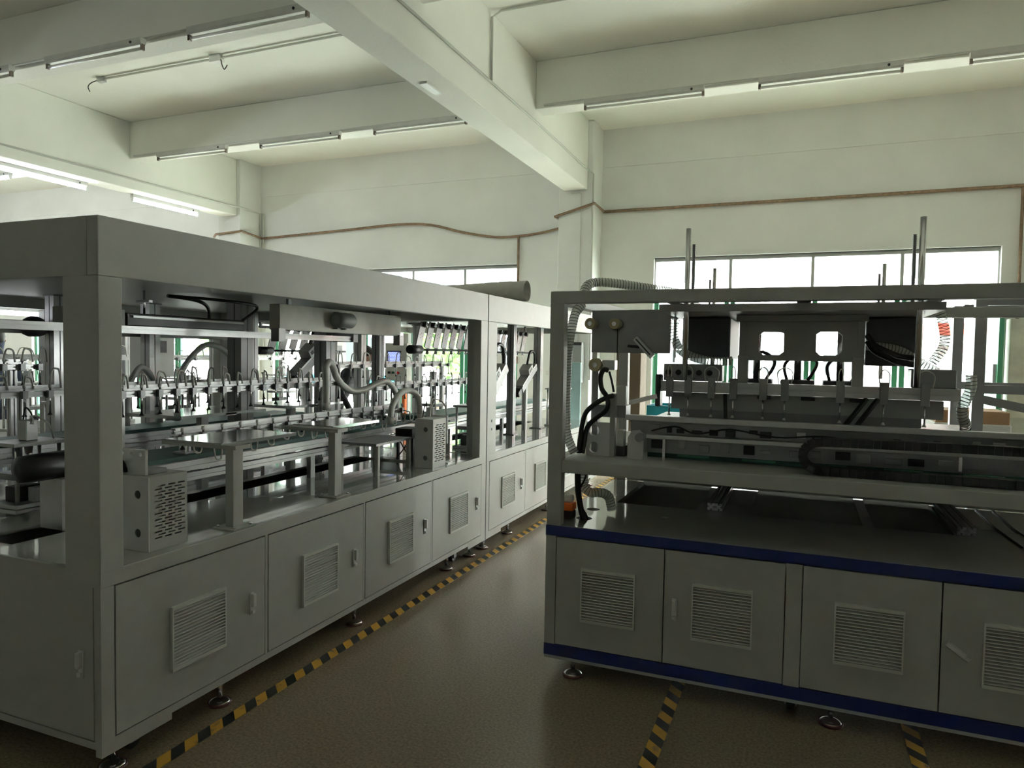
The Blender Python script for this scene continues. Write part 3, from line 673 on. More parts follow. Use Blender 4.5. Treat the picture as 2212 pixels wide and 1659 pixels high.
# tilted camera heads and slide arms
def tilt_head(c, ang, label, s=1.0, zb=.76):
    t = thing('tilted_slide_head', label, 'slide', (c[0], c[1], zb)); R = Matrix.Translation(c) @ Matrix.Rotation(ang, 4, 'X')
    MB().box(-.05*s, .05*s, -.26*s, .26*s, -.035*s, .035*s, R).build('slide_body', 'alu_dark', t, .004)
    MB().box(-.052*s, .052*s, -.24*s, .24*s, .035*s, .05*s, R).build('cover', 'alu', t)
    MB().box(-.06*s, .06*s, -.02*s, .12*s, .05*s, .12*s, R).build('carriage', 'white_plate', t, .004)
    for k in range(2): MB().box(.0605*s, .063*s, .0+.05*k*s, .035*s+.05*k*s, .07*s, .10*s, R).build('label_plate', 'black', t)
    MB().box(-.04*s, .04*s, -.36*s, -.26*s, -.03*s, .03*s, R).build('motor', 'black', t, .006)
    prof('z', (c[0]-.02, c[1]+.02), .05*s, zb, c[2]-.02, 'post', 'alu', t)
    MB().tube(bez([R @ Vector((0, .1*s, .12*s)), R @ Vector((0, .25*s, .2*s)), R @ Vector((0, .36*s, .12*s)), R @ Vector((0, .30*s, .0)), R @ Vector((0, .2*s, -.04*s))]), .016*s, 6).build('cable_loop', 'black', t)
    return t
tilt_head((-4.09, 5.2, 1.45), math.radians(35), 'tilted slide head with black cable loop beside the thick column')
tilt_head((-2.66, 6.0, 1.22), math.radians(38), 'large tilted slide arm on a post at the end of the corner unit', 1.25)
tilt_head((-2.62, 6.80, 1.30), math.radians(30), 'tilted slide head in the second unit behind the joint posts', .9)
# press stations: base plate, guide rods, top plate, cylinder, valve block
def station(x, y, w_, d_, h, label, zb=.76):
    t = thing('press_station', label, 'station', (x, y, zb)); rnd = random.Random(int(abs(x*100+y*37)))
    MB().box(x-w_/2, x+w_/2, y-d_/2, y+d_/2, zb, zb+.02).build('base_plate', 'alu', t, .003)
    for sx in (-1, 1):
        for sy in (-1, 1): MB().cyl((x+sx*(w_/2-.025), y+sy*(d_/2-.025), zb+.02), (x+sx*(w_/2-.025), y+sy*(d_/2-.025), zb+h), .010, n=10).build('guide_rod', 'steel', t)
    MB().box(x-w_/2, x+w_/2, y-d_/2, y+d_/2, zb+h, zb+h+.018).build('top_plate', 'alu', t, .003)
    MB().box(x-w_*.42, x+w_*.42, y-d_*.42, y+d_*.42, zb+h*.45, zb+h*.45+.03).build('moving_plate', 'alu_dark', t)
    MB().cyl((x, y, zb+h*.5), (x, y, zb+h), .02, n=12).build('cylinder_rod', 'steel', t); MB().box(x-.03, x+.03, y-.03, y+.03, zb+h+.018, zb+h+.12).build('air_cylinder', 'alu', t, .004)
    MB().box(x-w_*.3, x+w_*.1, y-d_*.3, y+d_*.2, zb+.02, zb+.02+h*.25).build('valve_block', 'dark', t, .004)
    MB().box(x+w_*.15, x+w_*.4, y-d_*.1, y+d_*.3, zb+.02, zb+.09).build('fixture', 'white_plate', t, .003)
    for k in range(3):
        mb = MB(); air_loop((x-.04+.04*k, y, zb+h+.1), (x+.1*rnd.uniform(-1, 1), y+.12*rnd.uniform(-1, 1), zb+h+.018), rnd.uniform(.05, .12), mb); mb.build('air_tube', 'tube_white' if k else 'black', t)
    return t
for args in ((-4.62, 3.35, .22, .30, .40, 'press station with steel guide rods at the rear of the corner unit'),
             (-4.62, 4.35, .22, .34, .45, 'press station beside the rear joint of both units'),
             (-3.56, 2.35, .20, .26, .30, 'small press station behind the perforated corner housing'),
             (-4.62, 2.0, .2, .26, .50, 'press station seen through the end opening of the corner unit'),
             (-2.56, 4.68, .2, .24, .26, 'white press station behind the far perforated housing'),
             (-2.55, 5.38, .22, .3, .34, 'press station at the aisle side of the second unit'),
             (-3.88, 6.0, .20, .3, .42, 'press station in the middle of the second unit'),
             (-3.7, 6.8, .24, .3, .46, 'tall press station deep in the second unit'),
             (-4.6, 6.9, .24, .3, .46, 'press station at the rear wall side of the second unit'),
             (-2.5, 7.5, .22, .3, .4, 'press station at the far end of the second unit')):
    station(*args)
t = thing('slotted_bracket', 'white slotted bracket plate between housing and joint post', 'bracket', (-2.36, 4.62, .76))
holeplate(MB(), 'y', 4.50, 4.512, [(-2.45, -2.33, .90, .97, (-2.40, .935, .02, .018, 'r')), (-2.45, -2.33, .97, 1.10, (-2.385, 1.03, .03, .03, 'o'))]).box(-2.45, -2.40, 4.50, 4.512, .76, .90).build('plate', 'white_plate', t)
MB().box(-2.47, -2.31, 4.48, 4.55, .76, .766).build('base', 'alu', t)

# white suction hoses over the belt
def smooth_hose(pts, rad, label, z0):
    p = bez(pts, 5); rads = [rad*(1+.05*math.sin(i*2.1)) for i in range(len(p))]
    t = thing('vacuum_hose', label, 'hose', tuple(p[-1]))
    MB().tube(p, rad, 12, rads).build('hose', 'hose_white', t)
    for q, d in ((p[0], p[1]), (p[-1], p[-2])): MB().cyl(q, Vector(q)+(Vector(d)-Vector(q)).normalized()*.05, rad*1.25, n=14).build('cuff', 'white_plastic', t)
smooth_hose([(-3.02, 4.022, 1.14), (-3.02, 4.022, 1.352), (-3.02, 4.016, 1.431), (-3.02, 4.047, 1.469), (-3.02, 4.09, 1.446), (-3.02, 4.139, 1.365), (-3.02, 4.222, 1.297), (-3.02, 4.337, 1.256), (-3.02, 4.486, 1.263), (-3.02, 4.644, 1.303), (-3.02, 4.776, 1.317), (-3.02, 4.874, 1.27), (-3.02, 4.932, 1.193), (-3.02, 4.95, 1.02)], .024, 'white ribbed vacuum hose winding above the green belt', 0)
smooth_hose([(-2.705, 4.339, 1.032), (-2.705, 4.361, 1.147), (-2.705, 4.44, 1.227), (-2.705, 4.534, 1.263), (-2.705, 4.653, 1.251), (-2.705, 4.736, 1.194), (-2.705, 4.78, 1.03)], .023, 'white vacuum hose arching over the belt end', 0)
smooth_hose([(-4.05, 3.70, 1.04), (-4.05, 3.74, 1.35), (-4.05, 3.85, 1.50), (-4.05, 4.0, 1.58), (-4.05, 4.2, 1.50), (-4.05, 4.32, 1.3), (-4.05, 4.36, 1.04)], .02, 'pale hose arch behind the bar of suction rods', 0)
smooth_hose([(-4.05, 3.30, 1.04), (-4.05, 3.33, 1.3), (-4.05, 3.42, 1.42), (-4.05, 3.53, 1.3), (-4.05, 3.56, 1.04)], .02, 'small pale hose arch behind the thick column', 0)
t = thing('glue_bottle', 'small pale bottle standing on the green belt', 'bottle', (-2.98, 3.42, 1.017))
MB().lathe([(.012, 0), (.014, .004), (.014, .09), (.006, .11), (.005, .125)], (-2.98, 3.42, 1.017), 14).build('body', 'bottle', t); MB().cyl((-2.98, 3.42, 1.142), (-2.98, 3.42, 1.16), .008, n=10).build('cap', 'white_plastic', t)
t = thing('drive_motor', 'black drive motor behind the corner post', 'motor', (-2.98, 2.0, .98))
MB().lathe([(.02, -.10), (.055, -.09), (.06, -.03), (.06, .16)], (-2.98, 2.02, 1.035), 18, 'y').build('body', 'black', t); MB().box(-3.05, -2.91, 2.06, 2.16, .76, .98).build('mount', 'alu', t)
# frame table under the belt end, black valve unit
t = thing('valve_unit', 'black valve unit with crossed cables under the belt end', 'valve', (-2.62, 4.45, .76))
MB().box(-2.70, -2.56, 4.40, 4.55, .93, 1.0).build('block', 'black', t, .005)
for x in (-2.69, -2.57): MB().box(x-.008, x+.008, 4.42, 4.44, .76, .93).build('leg', 'dark', t)
MB().tube(bez([(-2.68, 4.41, .93), (-2.62, 4.40, .85), (-2.57, 4.40, .78)]), .005, 5).build('cable', 'black', t); MB().tube(bez([(-2.58, 4.41, .93), (-2.63, 4.40, .85), (-2.69, 4.40, .78)]), .005, 5).build('cable', 'black', t)
t = thing('small_frame_table', 'small grey steel frame table in front of the valve unit', 'table', (-2.6, 4.02, .76))
for x, y in ((-2.72, 3.78), (-2.46, 3.80), (-2.72, 4.18), (-2.46, 4.18)): MB().box(x-.012, x+.012, y-.012, y+.012, .76, .955).build('leg', 'paint', t)
MB().box(-2.735, -2.445, 3.765, 4.195, .955, .97).build('top', 'alu_dark', t); MB().box(-2.735, -2.445, 4.17, 4.19, .79, .81).build('stretcher', 'paint', t)
# rolled sheet on top of the joint
t = thing('paper_roll', 'rolled grey sheet lying on top of the joined machine units', 'roll', (-2.6, 5.75, 2.0))
n = 22; rings = []
for (x, k) in ((-3.35, .75), (-3.0, .9), (-2.6, 1.0), (-2.22, 1.05)):
    rings.append([(x, 5.75+.085*k*math.cos(a), 2.003+.085*k+.085*k*math.sin(a)) for a in [2*PI*i/n for i in range(n)]])
MB().rings(rings, caps=False).build('outer_wrap', 'roll_paper', t)
MB().rings([[(p[0]-.001, 5.75+(p[1]-5.75)*.93, 2.003+.085+(p[2]-2.003-.085)*.93) for p in rg] for rg in rings][::-1], caps=False).build('inner_wrap', 'roll_paper', t)

# operator panel
t = thing('operator_panel', 'grey operator panel with a lit blue screen and red button', 'panel', (-4.72, 7.72, .76))
MB().box(-4.90, -4.58, 7.72, 7.85, 1.18, 1.66).build('housing', 'paint_warm', t, .008)
MB().box(-4.86, -4.66, 7.712, 7.72, 1.36, 1.56).build('bezel', 'screen_bezel', t); MB().box(-4.845, -4.675, 7.708, 7.712, 1.38, 1.545).build('screen', 'screen', t)
for x, m_ in ((-4.83, 'black'), (-4.77, 'green_paint'), (-4.70, 'red')): MB().cyl((x, 7.70, 1.285), (x, 7.72, 1.285), .016, n=14).build('button', m_, t)
MB().box(-4.78, -4.70, 7.75, 7.83, .76, 1.18).build('stand', 'green_paint', t); MB().box(-4.66, -4.62, 7.75, 7.80, .76, 1.18).build('cable_duct', 'orange', t)

# ================================================================== BLUE BANDED PRESS
PX0, PX1, PY0, PY1 = -1.113, 1.30, 3.193, 4.64
t = thing('press_machine', 'grey press machine with blue bands and an open steel frame', 'machine', (0, 3.9, 0)); pm = t
MB().box(PX0, PX0+.012, PY0+.012, PY1, .10, .705).build('side_panel', 'paint', t); MB().box(PX1-.012, PX1, PY0+.012, PY1, .10, .705).build('side_panel', 'paint', t)
MB().box(PX0+.012, PX1-.012, PY1-.012, PY1, .10, .705).build('rear_panel', 'paint', t); MB().box(PX0+.012, PX1-.012, PY0+.02, PY1-.012, .10, .115).build('bottom_panel', 'paint', t)
for z0, z1 in ((.682, .731), (.10, .157)):
    MB().box(PX0, PX1, PY0, PY0+.012, z0, z1).build('blue_band', 'blue', t, .002)
MB().box(PX0-.002, PX0, PY0, PY1, .682, .731).build('blue_band', 'blue', t); MB().box(PX0-.002, PX0, PY0, PY1, .10, .157).build('blue_band', 'blue', t)
MB().box(PX0+.0, PX1, PY0+.002, PY0+.03, .085, .10).build('base_rail', 'paint', t)
for a, b in ((PX0, -1.062), (-.033, .030), (1.05, PX1)): MB().box(a, b, PY0, PY0+.012, .157, .682).build('stile', 'paint', t)
for a, b, hx in ((-1.058, -.549, None), (-.543, -.037, -.497), (.034, .538, None), (.544, 1.046, .601)):
    cx = {-1.058: -.804, -.543: -.292, .034: .285, .544: .81}[a]
    d = holeplate(MB(), 'y', PY0-.001, PY0+.012, [(a, b, .161, .678, (cx, .418, .123, .119, 'r'))], 32).build('door', 'paint', t)
    vent(d, (cx, PY0-.001, .418), 0, .257, .256)
    if hx: latch(d, (hx, PY0-.001, .414), 0, 0 if hx < 0 else math.radians(-55))
# table plate with cutouts
tb = MB(); z0, z1 = .705, .732; ya, yb = 3.85, 4.60
cuts = [(-.93, -.50), (-.225, .302), (.352, .69)]
tb.box(-.45, PX1, PY0+.012, ya, z0, z1).box(PX0, PX1, yb, PY1, z0, z1); e = PX0
holeplate(tb, 'z', z0, z1, [(PX0, -.8, PY0+.012, 3.5, (-.985, 3.40, .04, .04, 'o')), (PX0, -.8, 3.5, ya, (-1.0, 3.62, .035, .035, 'o')), (-.8, -.45, PY0+.012, ya, (-.62, 3.6, .02, .02, 'o'))], 24)
for a, b in cuts: tb.box(e, a, ya, yb, z0, z1); e = b
tb.box(e, PX1, ya, yb, z0, z1)
tb.build('table_plate', 'paint_gloss', t)
MB().box(-.40, .05, 4.25, 4.55, .30, .58).build('drive_box', 'paint_grey', t, .01); MB().box(-.2, .29, 3.95, 4.2, .35, .62).build('drive_box', 'paint_grey', t, .01)
# frame
def pr(name, a): MB().box(*a).build(name, 'paint', t, .004)
for x in (PX0, PX1-.07):
    pr('post', (x, x+.07, PY0, PY0+.06, .731, 1.792)); pr('post', (x, x+.06, PY1-.06, PY1, .732, 1.792))
pr('top_rail', (PX0, PX1, PY0, PY0+.06, 1.790, 1.848)); pr('top_rail', (PX0, PX1, PY1-.06, PY1, 1.790, 1.848))
for x in (PX0, PX1-.06): pr('top_rail', (x, x+.06, PY0+.06, PY1-.06, 1.790, 1.848))
pr('mid_rail', (PX0+.07, PX1-.07, PY0, PY0+.06, .988, 1.050)); pr('mid_rail', (PX0+.06, PX1-.06, PY1-.06, PY1, .988, 1.050))
for x in (PX0, PX1-.06): pr('mid_rail', (x, x+.06, PY0+.06, PY1-.06, .988, 1.050))
for x in (-.56, .0, .50):
    pr('top_rail', (x-.03, x+.03, PY0+.06, PY1-.06, 1.795, 1.845))
MB().box(PX0+.06, PX1-.06, PY0+.06, PY1-.06, 1.030, 1.047).build('shelf_plate', 'paint', t)
MB().box(-1.04, PX1-.06, PY1-.065, PY1-.06, .735, .985).build('back_panel', 'paint', t)
MB().box(-.78, .80, 3.68, 4.45, 1.047, 1.205).build('press_bed', 'paint_grey', t, .01)
MB().box(-.62, .53, 3.30, 4.57, 1.755, 1.788).build('upper_plate', 'paint_grey', t)
for x in (-.98, .99): foot(t, x, PY0+.05, .10); foot(t, x, PY1-.08, .10)
foot(t, .16, PY0+.06, .10); caster(t, .0, PY0+.12, .10); caster(t, -.85, PY0+.2, .10)
for x in (-.98, .99, .16): MB().box(x-.06, x+.06, PY0+.01, PY0+.10, .085, .10).build('foot_bracket', 'paint', t)
# guide rods through the top
for x, y, zt, rr in ((-.502, 3.35, 2.138, .0115), (.443, 3.35, 2.138, .0125), (-.52, 4.58, 2.10, .011), (.42, 4.58, 2.10, .011)):
    MB().cyl((x, y, 1.44), (x, y, zt), rr, n=14).build('guide_rod', 'steel', pm)
for x, y, zt in ((-.478, 3.365, 2.066), (.416, 3.365, 2.07), (-.545, 4.57, 2.03), (.395, 4.57, 2.04)):
    mb = MB(); n = 60; rads = [.0085 if k % 2 else .0065 for k in range(n)]
    mb.tube([(x, y, 1.79+(zt-1.79)*k/(n-1)) for k in range(n)], .008, 10, rads)
    mb.build('threaded_rod', 'alu_dark', pm)
# gantry: slotted carrier panel, beams, clamps
t = thing('carrier_panel', 'hanging carrier panel with two square windows inside the press', 'panel', (0, 3.6, 1.54))
holeplate(MB(), 'y', 3.60, 3.612, [(-.285, -.02, 1.537, 1.722, (-.138, 1.618, .055, .055, 'r')), (-.02, .262, 1.537, 1.722, (.113, 1.62, .055, .055, 'r'))]).build('panel', 'paint_grey', t)
for x in (-.262, -.02, .24): MB().box(x-.008, x+.008, 3.592, 3.60, 1.537, 1.722).build('rib', 'paint_grey', t)
MB().box(-.30, .275, 3.585, 3.66, 1.722, 1.754).build('top_bar', 'paint_grey', t, .003)
for x in (-.262, .235): MB().box(x-.024, x+.024, 3.56, 3.60, 1.425, 1.56).build('leg', 'paint', t, .002)
t = thing('gantry_beam', 'wide aluminium gantry beam with clamps and thin air tubes', 'beam', (0, 3.55, 1.40))
prof('x', (3.56, 1.402), .05, -.645, .632, 'beam', 'alu', t, .052)
MB().box(-.60, .58, 3.58, 3.62, 1.29, 1.372).build('lower_beam', 'paint_grey', t)
MB().box(-.56, .5, 3.60, 3.66, 1.21, 1.29).build('lower_bracket', 'alu_dark', t)
MB().box(-.67, -.645, 3.52, 3.60, 1.30, 1.46).build('end_cap', 'black', t, .006)
for k, x in enumerate((-.60, -.51, -.40, -.30, -.165, -.07, .165, .34, .50)):
    cl = MB().box(x-.017, x+.017, 3.515, 3.535, 1.35, 1.45).build('clamp', 'alu_dark', t, .002)
    MB().cyl((x, 3.525, 1.27), (x, 3.525, 1.35), .004, n=8).build('rod', 'steel', cl); MB().lathe([(.004, .012), (.009, 0)], (x, 3.525, 1.26), 10).build('tip', 'tube_white', cl)
    h = .075; wd = .014+.02*((k*7) % 3)
    MB().tube(bez([(x-wd*.5, 3.522, 1.43), (x-wd*.6, 3.52, 1.43+h*.7), (x, 3.52, 1.43+h), (x+wd*.6, 3.52, 1.43+h*.7), (x+wd*.5, 3.522, 1.43)], 5), .0028, 6).build('air_tube', 'tube_white', t)
for x in (-.16, .03, .235): MB().box(x-.03, x+.03, 3.53, 3.56, 1.355, 1.372).build('stop_block', 'black', t, .003)
for x0_, x1_ in ((.27, .17), (.315, .215)): MB().bar((x0_, 3.50, 1.375), (x1_, 3.44, 1.235), .022, .012).build('strap', 'black', t)
MB().bar((-.335, 3.505, 1.375), (-.325, 3.47, 1.232), .016, .012).build('strap', 'black', t)
t = thing('manifold_block', 'dark manifold block on the end of the gantry beam near the black cables', 'manifold', (-.53, 3.6, 1.43))
MB().box(-.645, -.36, 3.60, 3.70, 1.428, 1.512).build('block', 'alu_dark', t, .004)
for k in range(5): MB().cyl((-.62+.05*k, 3.59, 1.47), (-.62+.05*k, 3.60, 1.47), .014, n=12).build('port', 'black', t)
t = thing('manifold_block', 'dark manifold block on the gantry end by the wire hose', 'manifold', (.56, 3.6, 1.43))
MB().box(.45, .625, 3.58, 3.70, 1.428, 1.51).build('block', 'alu_dark', t, .004); MB().box(.60, .634, 3.56, 3.64, 1.375, 1.428).build('end_cap', 'alu_dark', t)
# clutter of vacuum heads behind the gantry
for i, x in enumerate((-.22, -.02, .18)):
    t = thing('vacuum_unit', 'dark vacuum head behind the '+('square window near the manifold' if i == 0 else 'middle of the carrier panel' if i == 1 else 'square window near the black straps'), 'vacuum unit', (x, 3.95, 1.206), 'vacuum heads of the press')
    MB().box(x-.08, x+.08, 3.85, 4.05, 1.30, 1.44).build('block', 'dark', t, .006); MB().cyl((x, 3.95, 1.44), (x, 3.95, 1.754), .018, n=12).build('shaft', 'steel', t)
    MB().box(x-.03, x+.03, 3.9, 4.0, 1.206, 1.30).build('stem', 'alu_dark', t)
    MB().tube(bez([(x+.05, 3.9, 1.44), (x+.09, 3.88, 1.53), (x+.02, 3.87, 1.58), (x-.06, 3.88, 1.52), (x-.05, 3.9, 1.44)]), .008, 6).build('cable', 'black', t)
t = thing('motor_block', 'black motor block hanging at the upper rear of the press', 'motor', (.5, 4.2, 1.55))
MB().box(.28, .52, 3.8, 4.35, 1.52, 1.754).build('body', 'dark', t, .01)
t = thing('motor_block', 'black motor block hanging beside the side plate in the press', 'motor', (-.42, 4.1, 1.55))
MB().box(-.58, -.34, 3.75, 4.3, 1.54, 1.754).build('body', 'dark', t, .01)
# left side plate with rollers
t = thing('side_plate', 'dark side plate with brass rollers and a tilted sensor in the press corner', 'plate', (-.84, 3.66, 1.56))
MB().box(-1.04, -.625, 3.66, 3.672, 1.563, 1.786).build('plate', 'alu_dark', t, .002)
for x, z in ((-1.035, 1.714), (-.905, 1.712)):
    o = MB().lathe([(.026, -.06), (.030, -.055), (.030, 0)], (x, 3.66, z), 18, 'y').build('roller', 'brass', t); MB().cyl((x, 3.595, z), (x, 3.60, z), .012, n=12).build('hub', 'steel', o)
o = MB().bar((-.80, 3.64, 1.64), (-.71, 3.64, 1.545), .03, .028).build('sensor', 'alu', t); MB().bar((-.795, 3.625, 1.635), (-.72, 3.625, 1.555), .006).build('sensor_slot', 'black', o)
MB().cyl((-.84, 3.64, 1.60), (-.78, 3.64, 1.595), .008, n=8).build('sensor_plug', 'dark', t)
MB().box(-.61, -.60, 3.66, 3.69, 1.52, 1.752).build('edge_bar', 'steel', t)
MB().cyl((-.90, 3.655, 1.48), (-.90, 3.655, 1.70), .002, n=5).build('pull_wire', 'black', t)
t = thing('guide_roller', 'brass guide roller on a small block above the black cables', 'roller', (-.95, 3.5, 1.5))
MB().lathe([(.030, -.04), (.034, -.035), (.034, .0), (.026, .02)], (-.965, 3.50, 1.50), 18, 'y').build('roller', 'brass', t)
MB().cyl((-.965, 3.455, 1.50), (-.965, 3.462, 1.50), .013, n=12).build('hub', 'steel', t); MB().box(-.935, -.87, 3.49, 3.55, 1.475, 1.525).build('block', 'alu', t, .003)
MB().box(-.985, -.955, 3.50, 3.54, 1.048, 1.47).build('post', 'alu_dark', t)
# end block with round holes, pulley, guide rails on the shelf
t = thing('end_block', 'aluminium end block with two round holes at the shelf end', 'block', (-.94, 3.42, 1.048))
holeplate(MB(), 'y', 3.42, 3.445, [(-.99, -.87, 1.048, 1.135, (-.95, 1.09, .026, .028, 'o')), (-.99, -.87, 1.135, 1.215, (-.95, 1.175, .026, .028, 'o'))], 20).build('plate', 'white_plate', t)
MB().box(-.87, -.845, 3.42, 3.46, 1.048, 1.36).build('upright', 'paint_grey', t); MB().box(-.84, -.805, 3.44, 3.50, 1.10, 1.18).build('clamp', 'white_plastic', t, .004)
MB().box(-.945, -.80, 3.46, 3.56, 1.24, 1.30).build('bridge', 'alu_dark', t); MB().box(-.85, -.80, 3.45, 3.48, 1.30, 1.40).build('switch', 'white_plastic', t, .004)
MB().box(-.86, -.80, 3.46, 3.60, 1.048, 1.10).build('foot_block', 'dark', t)
t = thing('pulley_bracket', 'white pulley bracket at the start of the guide rails', 'bracket', (-.72, 3.42, 1.048))
MB().prism([(-.775, 1.048), (-.70, 1.048), (-.70, 1.17), (-.72, 1.19), (-.755, 1.185), (-.775, 1.15)], 'y', 3.40, 3.425).build('plate', 'white_plate', t)
MB().cyl((-.715, 3.385, 1.155), (-.715, 3.43, 1.155), .022, n=16).build('pulley', 'alu_dark', t)
t = thing('guide_rail', 'long light guide rails along the shelf of the press', 'rail', (0, 3.42, 1.048))
MB().box(-.79, 1.03, 3.40, 3.44, 1.236, 1.262).build('upper_rail', 'alu', t, .003); MB().box(-.688, 1.03, 3.41, 3.43, 1.152, 1.170).build('lower_rail', 'alu', t, .002)
MB().box(-.77, 1.03, 3.44, 3.47, 1.175, 1.236).build('web_plate', 'alu_dark', t)
for x in (-.60, .62, .98): MB().box(x-.006, x+.006, 3.405, 3.417, 1.048, 1.152).build('support', 'steel', t)
MB().box(-.70, 1.0, 3.49, 3.495, 1.075, 1.15).build('rear_web', 'alu_dark', t)
for x in (-.74, 1.0): MB().box(x-.02, x+.02, 3.44, 3.47, 1.048, 1.175).build('support', 'dark', t)
MB().box(-.70, .95, 3.56, 3.60, 1.07, 1.085).build('rear_rail', 'steel', t); MB().box(-.70, .95, 3.52, 3.66, 1.048, 1.07).build('bed_strip', 'belt', t)
rg = random.Random(5)
for k in range(22):
    x = -.68+.075*k+rg.uniform(-.02, .02); hh = rg.uniform(.012, .03); z = 1.178+rg.uniform(0, .02)
    MB().box(x, x+rg.uniform(.02, .05), 3.425, 3.4395, z, z+hh).build('bracket', rg.choice(['alu_dark', 'black', 'alu', 'dark']), t, .002)
for k in range(14):
    x = -.66+.10*k+rg.uniform(-.02, .02); MB().box(x, x+rg.uniform(.03, .07), 3.475, 3.49, 1.085+rg.uniform(0, .02), 1.115+rg.uniform(0, .03)).build('bracket', rg.choice(['alu_dark', 'black', 'paint_grey']), t, .002)
MB().tube(bez([(-.66, 3.40, 1.19), (-.55, 3.418, 1.215), (-.45, 3.418, 1.185), (-.30, 3.418, 1.215), (-.1, 3.418, 1.19), (.1, 3.418, 1.205), (.3, 3.418, 1.185)], 5), .004, 6).build('cable', 'black', t)
for k in range(5): MB().box(-.55+.3*k, -.40+.3*k, 3.50, 3.515, 1.060, 1.068).build('rail_segment', 'green_paint', t)
t = thing('side_bar', 'polished bar slanting from the end block to the gantry', 'bar', (-.7, 3.5, 1.33))
MB().bar((-.79, 3.50, 1.315), (-.66, 3.52, 1.352), .02, .022).build('bar', 'steel', t)
# cable chain
t = thing('cable_chain', 'black cable chain bent in a loop on the press shelf', 'cable chain', (.5, 3.32, 1.048))
path = [(1.03, 1.198), (.8, 1.198), (.6, 1.198), (.4, 1.196), (.2, 1.194)]+[(.09-.075*math.sin(PI*k/8), 1.13+.062*math.cos(PI*k/8)) for k in range(9)]+[(.2, 1.067), (.4, 1.067), (.7, 1.067), (1.03, 1.067)]
pl = []
for a, b in zip(path[:-1], path[1:]):
    n = max(1, int(math.hypot(b[0]-a[0], b[1]-a[1])/.028))
    for k in range(n): pl.append((a[0]+(b[0]-a[0])*k/n, a[1]+(b[1]-a[1])*k/n))
pl.append(path[-1])
for k in range(len(pl)-1):
    MB().bar((pl[k][0], 3.325, pl[k][1]), ((pl[k+1][0]*.95+pl[k][0]*.05), 3.325, pl[k+1][1]*.95+pl[k][1]*.05), .055, .036).build('chain_link', 'black', t)
# clear hoses with wire spiral
def wire_hose(pts, rad, label, pitch=.0145):
    p = bez(pts, 8); L = 0; acc = [0]
    for a, b in zip(p[:-1], p[1:]): L += (b-a).length; acc.append(L)
    t = thing('spiral_hose', label, 'hose', tuple(p[-1]))
    MB().tube(p, rad, 12, caps=False).build('hose_wall', 'hose_clear', t)
    turns = L/pitch; N = int(turns*10); mb = MB(); rings = []; i = 0; sp = []
    T0 = (p[1]-p[0]).normalized(); nv = T0.orthogonal().normalized()
    for k in range(N+1):
        s = L*k/N
        while i < len(p)-2 and acc[i+1] < s: i += 1
        q = p[i].lerp(p[i+1], (s-acc[i])/max(1e-6, acc[i+1]-acc[i])); T = (p[i+1]-p[i]).normalized(); nv = (nv-T*nv.dot(T)).normalized(); bv = T.cross(nv); a = 2*PI*s/pitch
        sp.append(q+(nv*math.cos(a)+bv*math.sin(a))*rad*1.02)
    MB().tube(sp, .0016, 4).build('wire_spiral', 'wire', t); return t
wire_hose([(-.60, 3.75, 1.876), (-.672, 3.65, 1.885), (-.759, 3.58, 1.895), (-.841, 3.54, 1.907), (-.924, 3.5, 1.915), (-.984, 3.48, 1.913), (-1.015, 3.44, 1.885), (-1.022, 3.40, 1.80), (-1.04, 3.36, 1.754), (-1.055, 3.34, 1.659), (-1.068, 3.34, 1.564), (-1.073, 3.34, 1.42), (-1.073, 3.34, 1.276), (-1.065, 3.34, 1.156), (-1.028, 3.35, 1.064)], .022, 'clear wire hose looping over the press top and down its post')
wire_hose([(-.562, 3.5, 1.732), (-.582, 3.5, 1.707), (-.576, 3.5, 1.628), (-.537, 3.5, 1.572), (-.459, 3.5, 1.54), (-.383, 3.52, 1.53), (-.31, 3.54, 1.532)], .021, 'clear wire hose bending under the upper plate to the carrier panel')
wire_hose([(.565, 3.7, 1.785), (.589, 3.7, 1.69), (.591, 3.7, 1.621), (.566, 3.7, 1.57), (.545, 3.70, 1.54)], .021, 'clear wire hose curving down beside the rear post')
wire_hose([(.28, 3.75, 1.613), (.355, 3.75, 1.609), (.423, 3.75, 1.593), (.481, 3.75, 1.557), (.529, 3.75, 1.526), (.589, 3.75, 1.49)], .020, 'clear wire hose leaving the carrier panel sideways')
wire_hose([(.668, 3.53, 1.49), (.668, 3.53, 1.43), (.643, 3.55, 1.341), (.668, 3.60, 1.27), (.69, 3.72, 1.245)], .021, 'clear wire hose dropping from the gantry end to the shelf')
wire_hose([(-1.02, 3.5, 1.02), (-1.02, 3.5, .95), (-1.02, 3.5, .88), (-.985, 3.5, .845), (-.935, 3.52, .845), (-.90, 3.55, .82), (-.885, 3.56, .752)], .024, 'clear wire hose bending onto the press table')
t = thing('black_cables', 'bundle of black cables looping beside the end block', 'cable', (-1.0, 3.4, 1.05))
MB().tube(bez([(-.88, 3.40, 1.475), (-.90, 3.39, 1.478), (-.917, 3.4, 1.44), (-.909, 3.4, 1.384), (-.88, 3.4, 1.339), (-.884, 3.4, 1.282), (-.941, 3.4, 1.233), (-.981, 3.4, 1.185), (-.993, 3.39, 1.103), (-.998, 3.385, 1.06)], 5), .0125, 8).build('cable', 'black', t)
MB().tube(bez([(-.85, 3.395, 1.352), (-.88, 3.40, 1.343), (-.931, 3.39, 1.314), (-.978, 3.385, 1.271), (-.998, 3.385, 1.219), (-1.012, 3.385, 1.12), (-1.015, 3.385, 1.06)], 5), .0125, 8).build('cable', 'black', t)
MB().tube(bez([(-.875, 3.405, 1.47), (-.86, 3.405, 1.42), (-.85, 3.405, 1.37)], 5), .006, 6).build('cable', 'black', t)
t = thing('black_cables', 'black cable bundle passing through the port in the press table', 'cable', (-1.02, 3.45, .732))
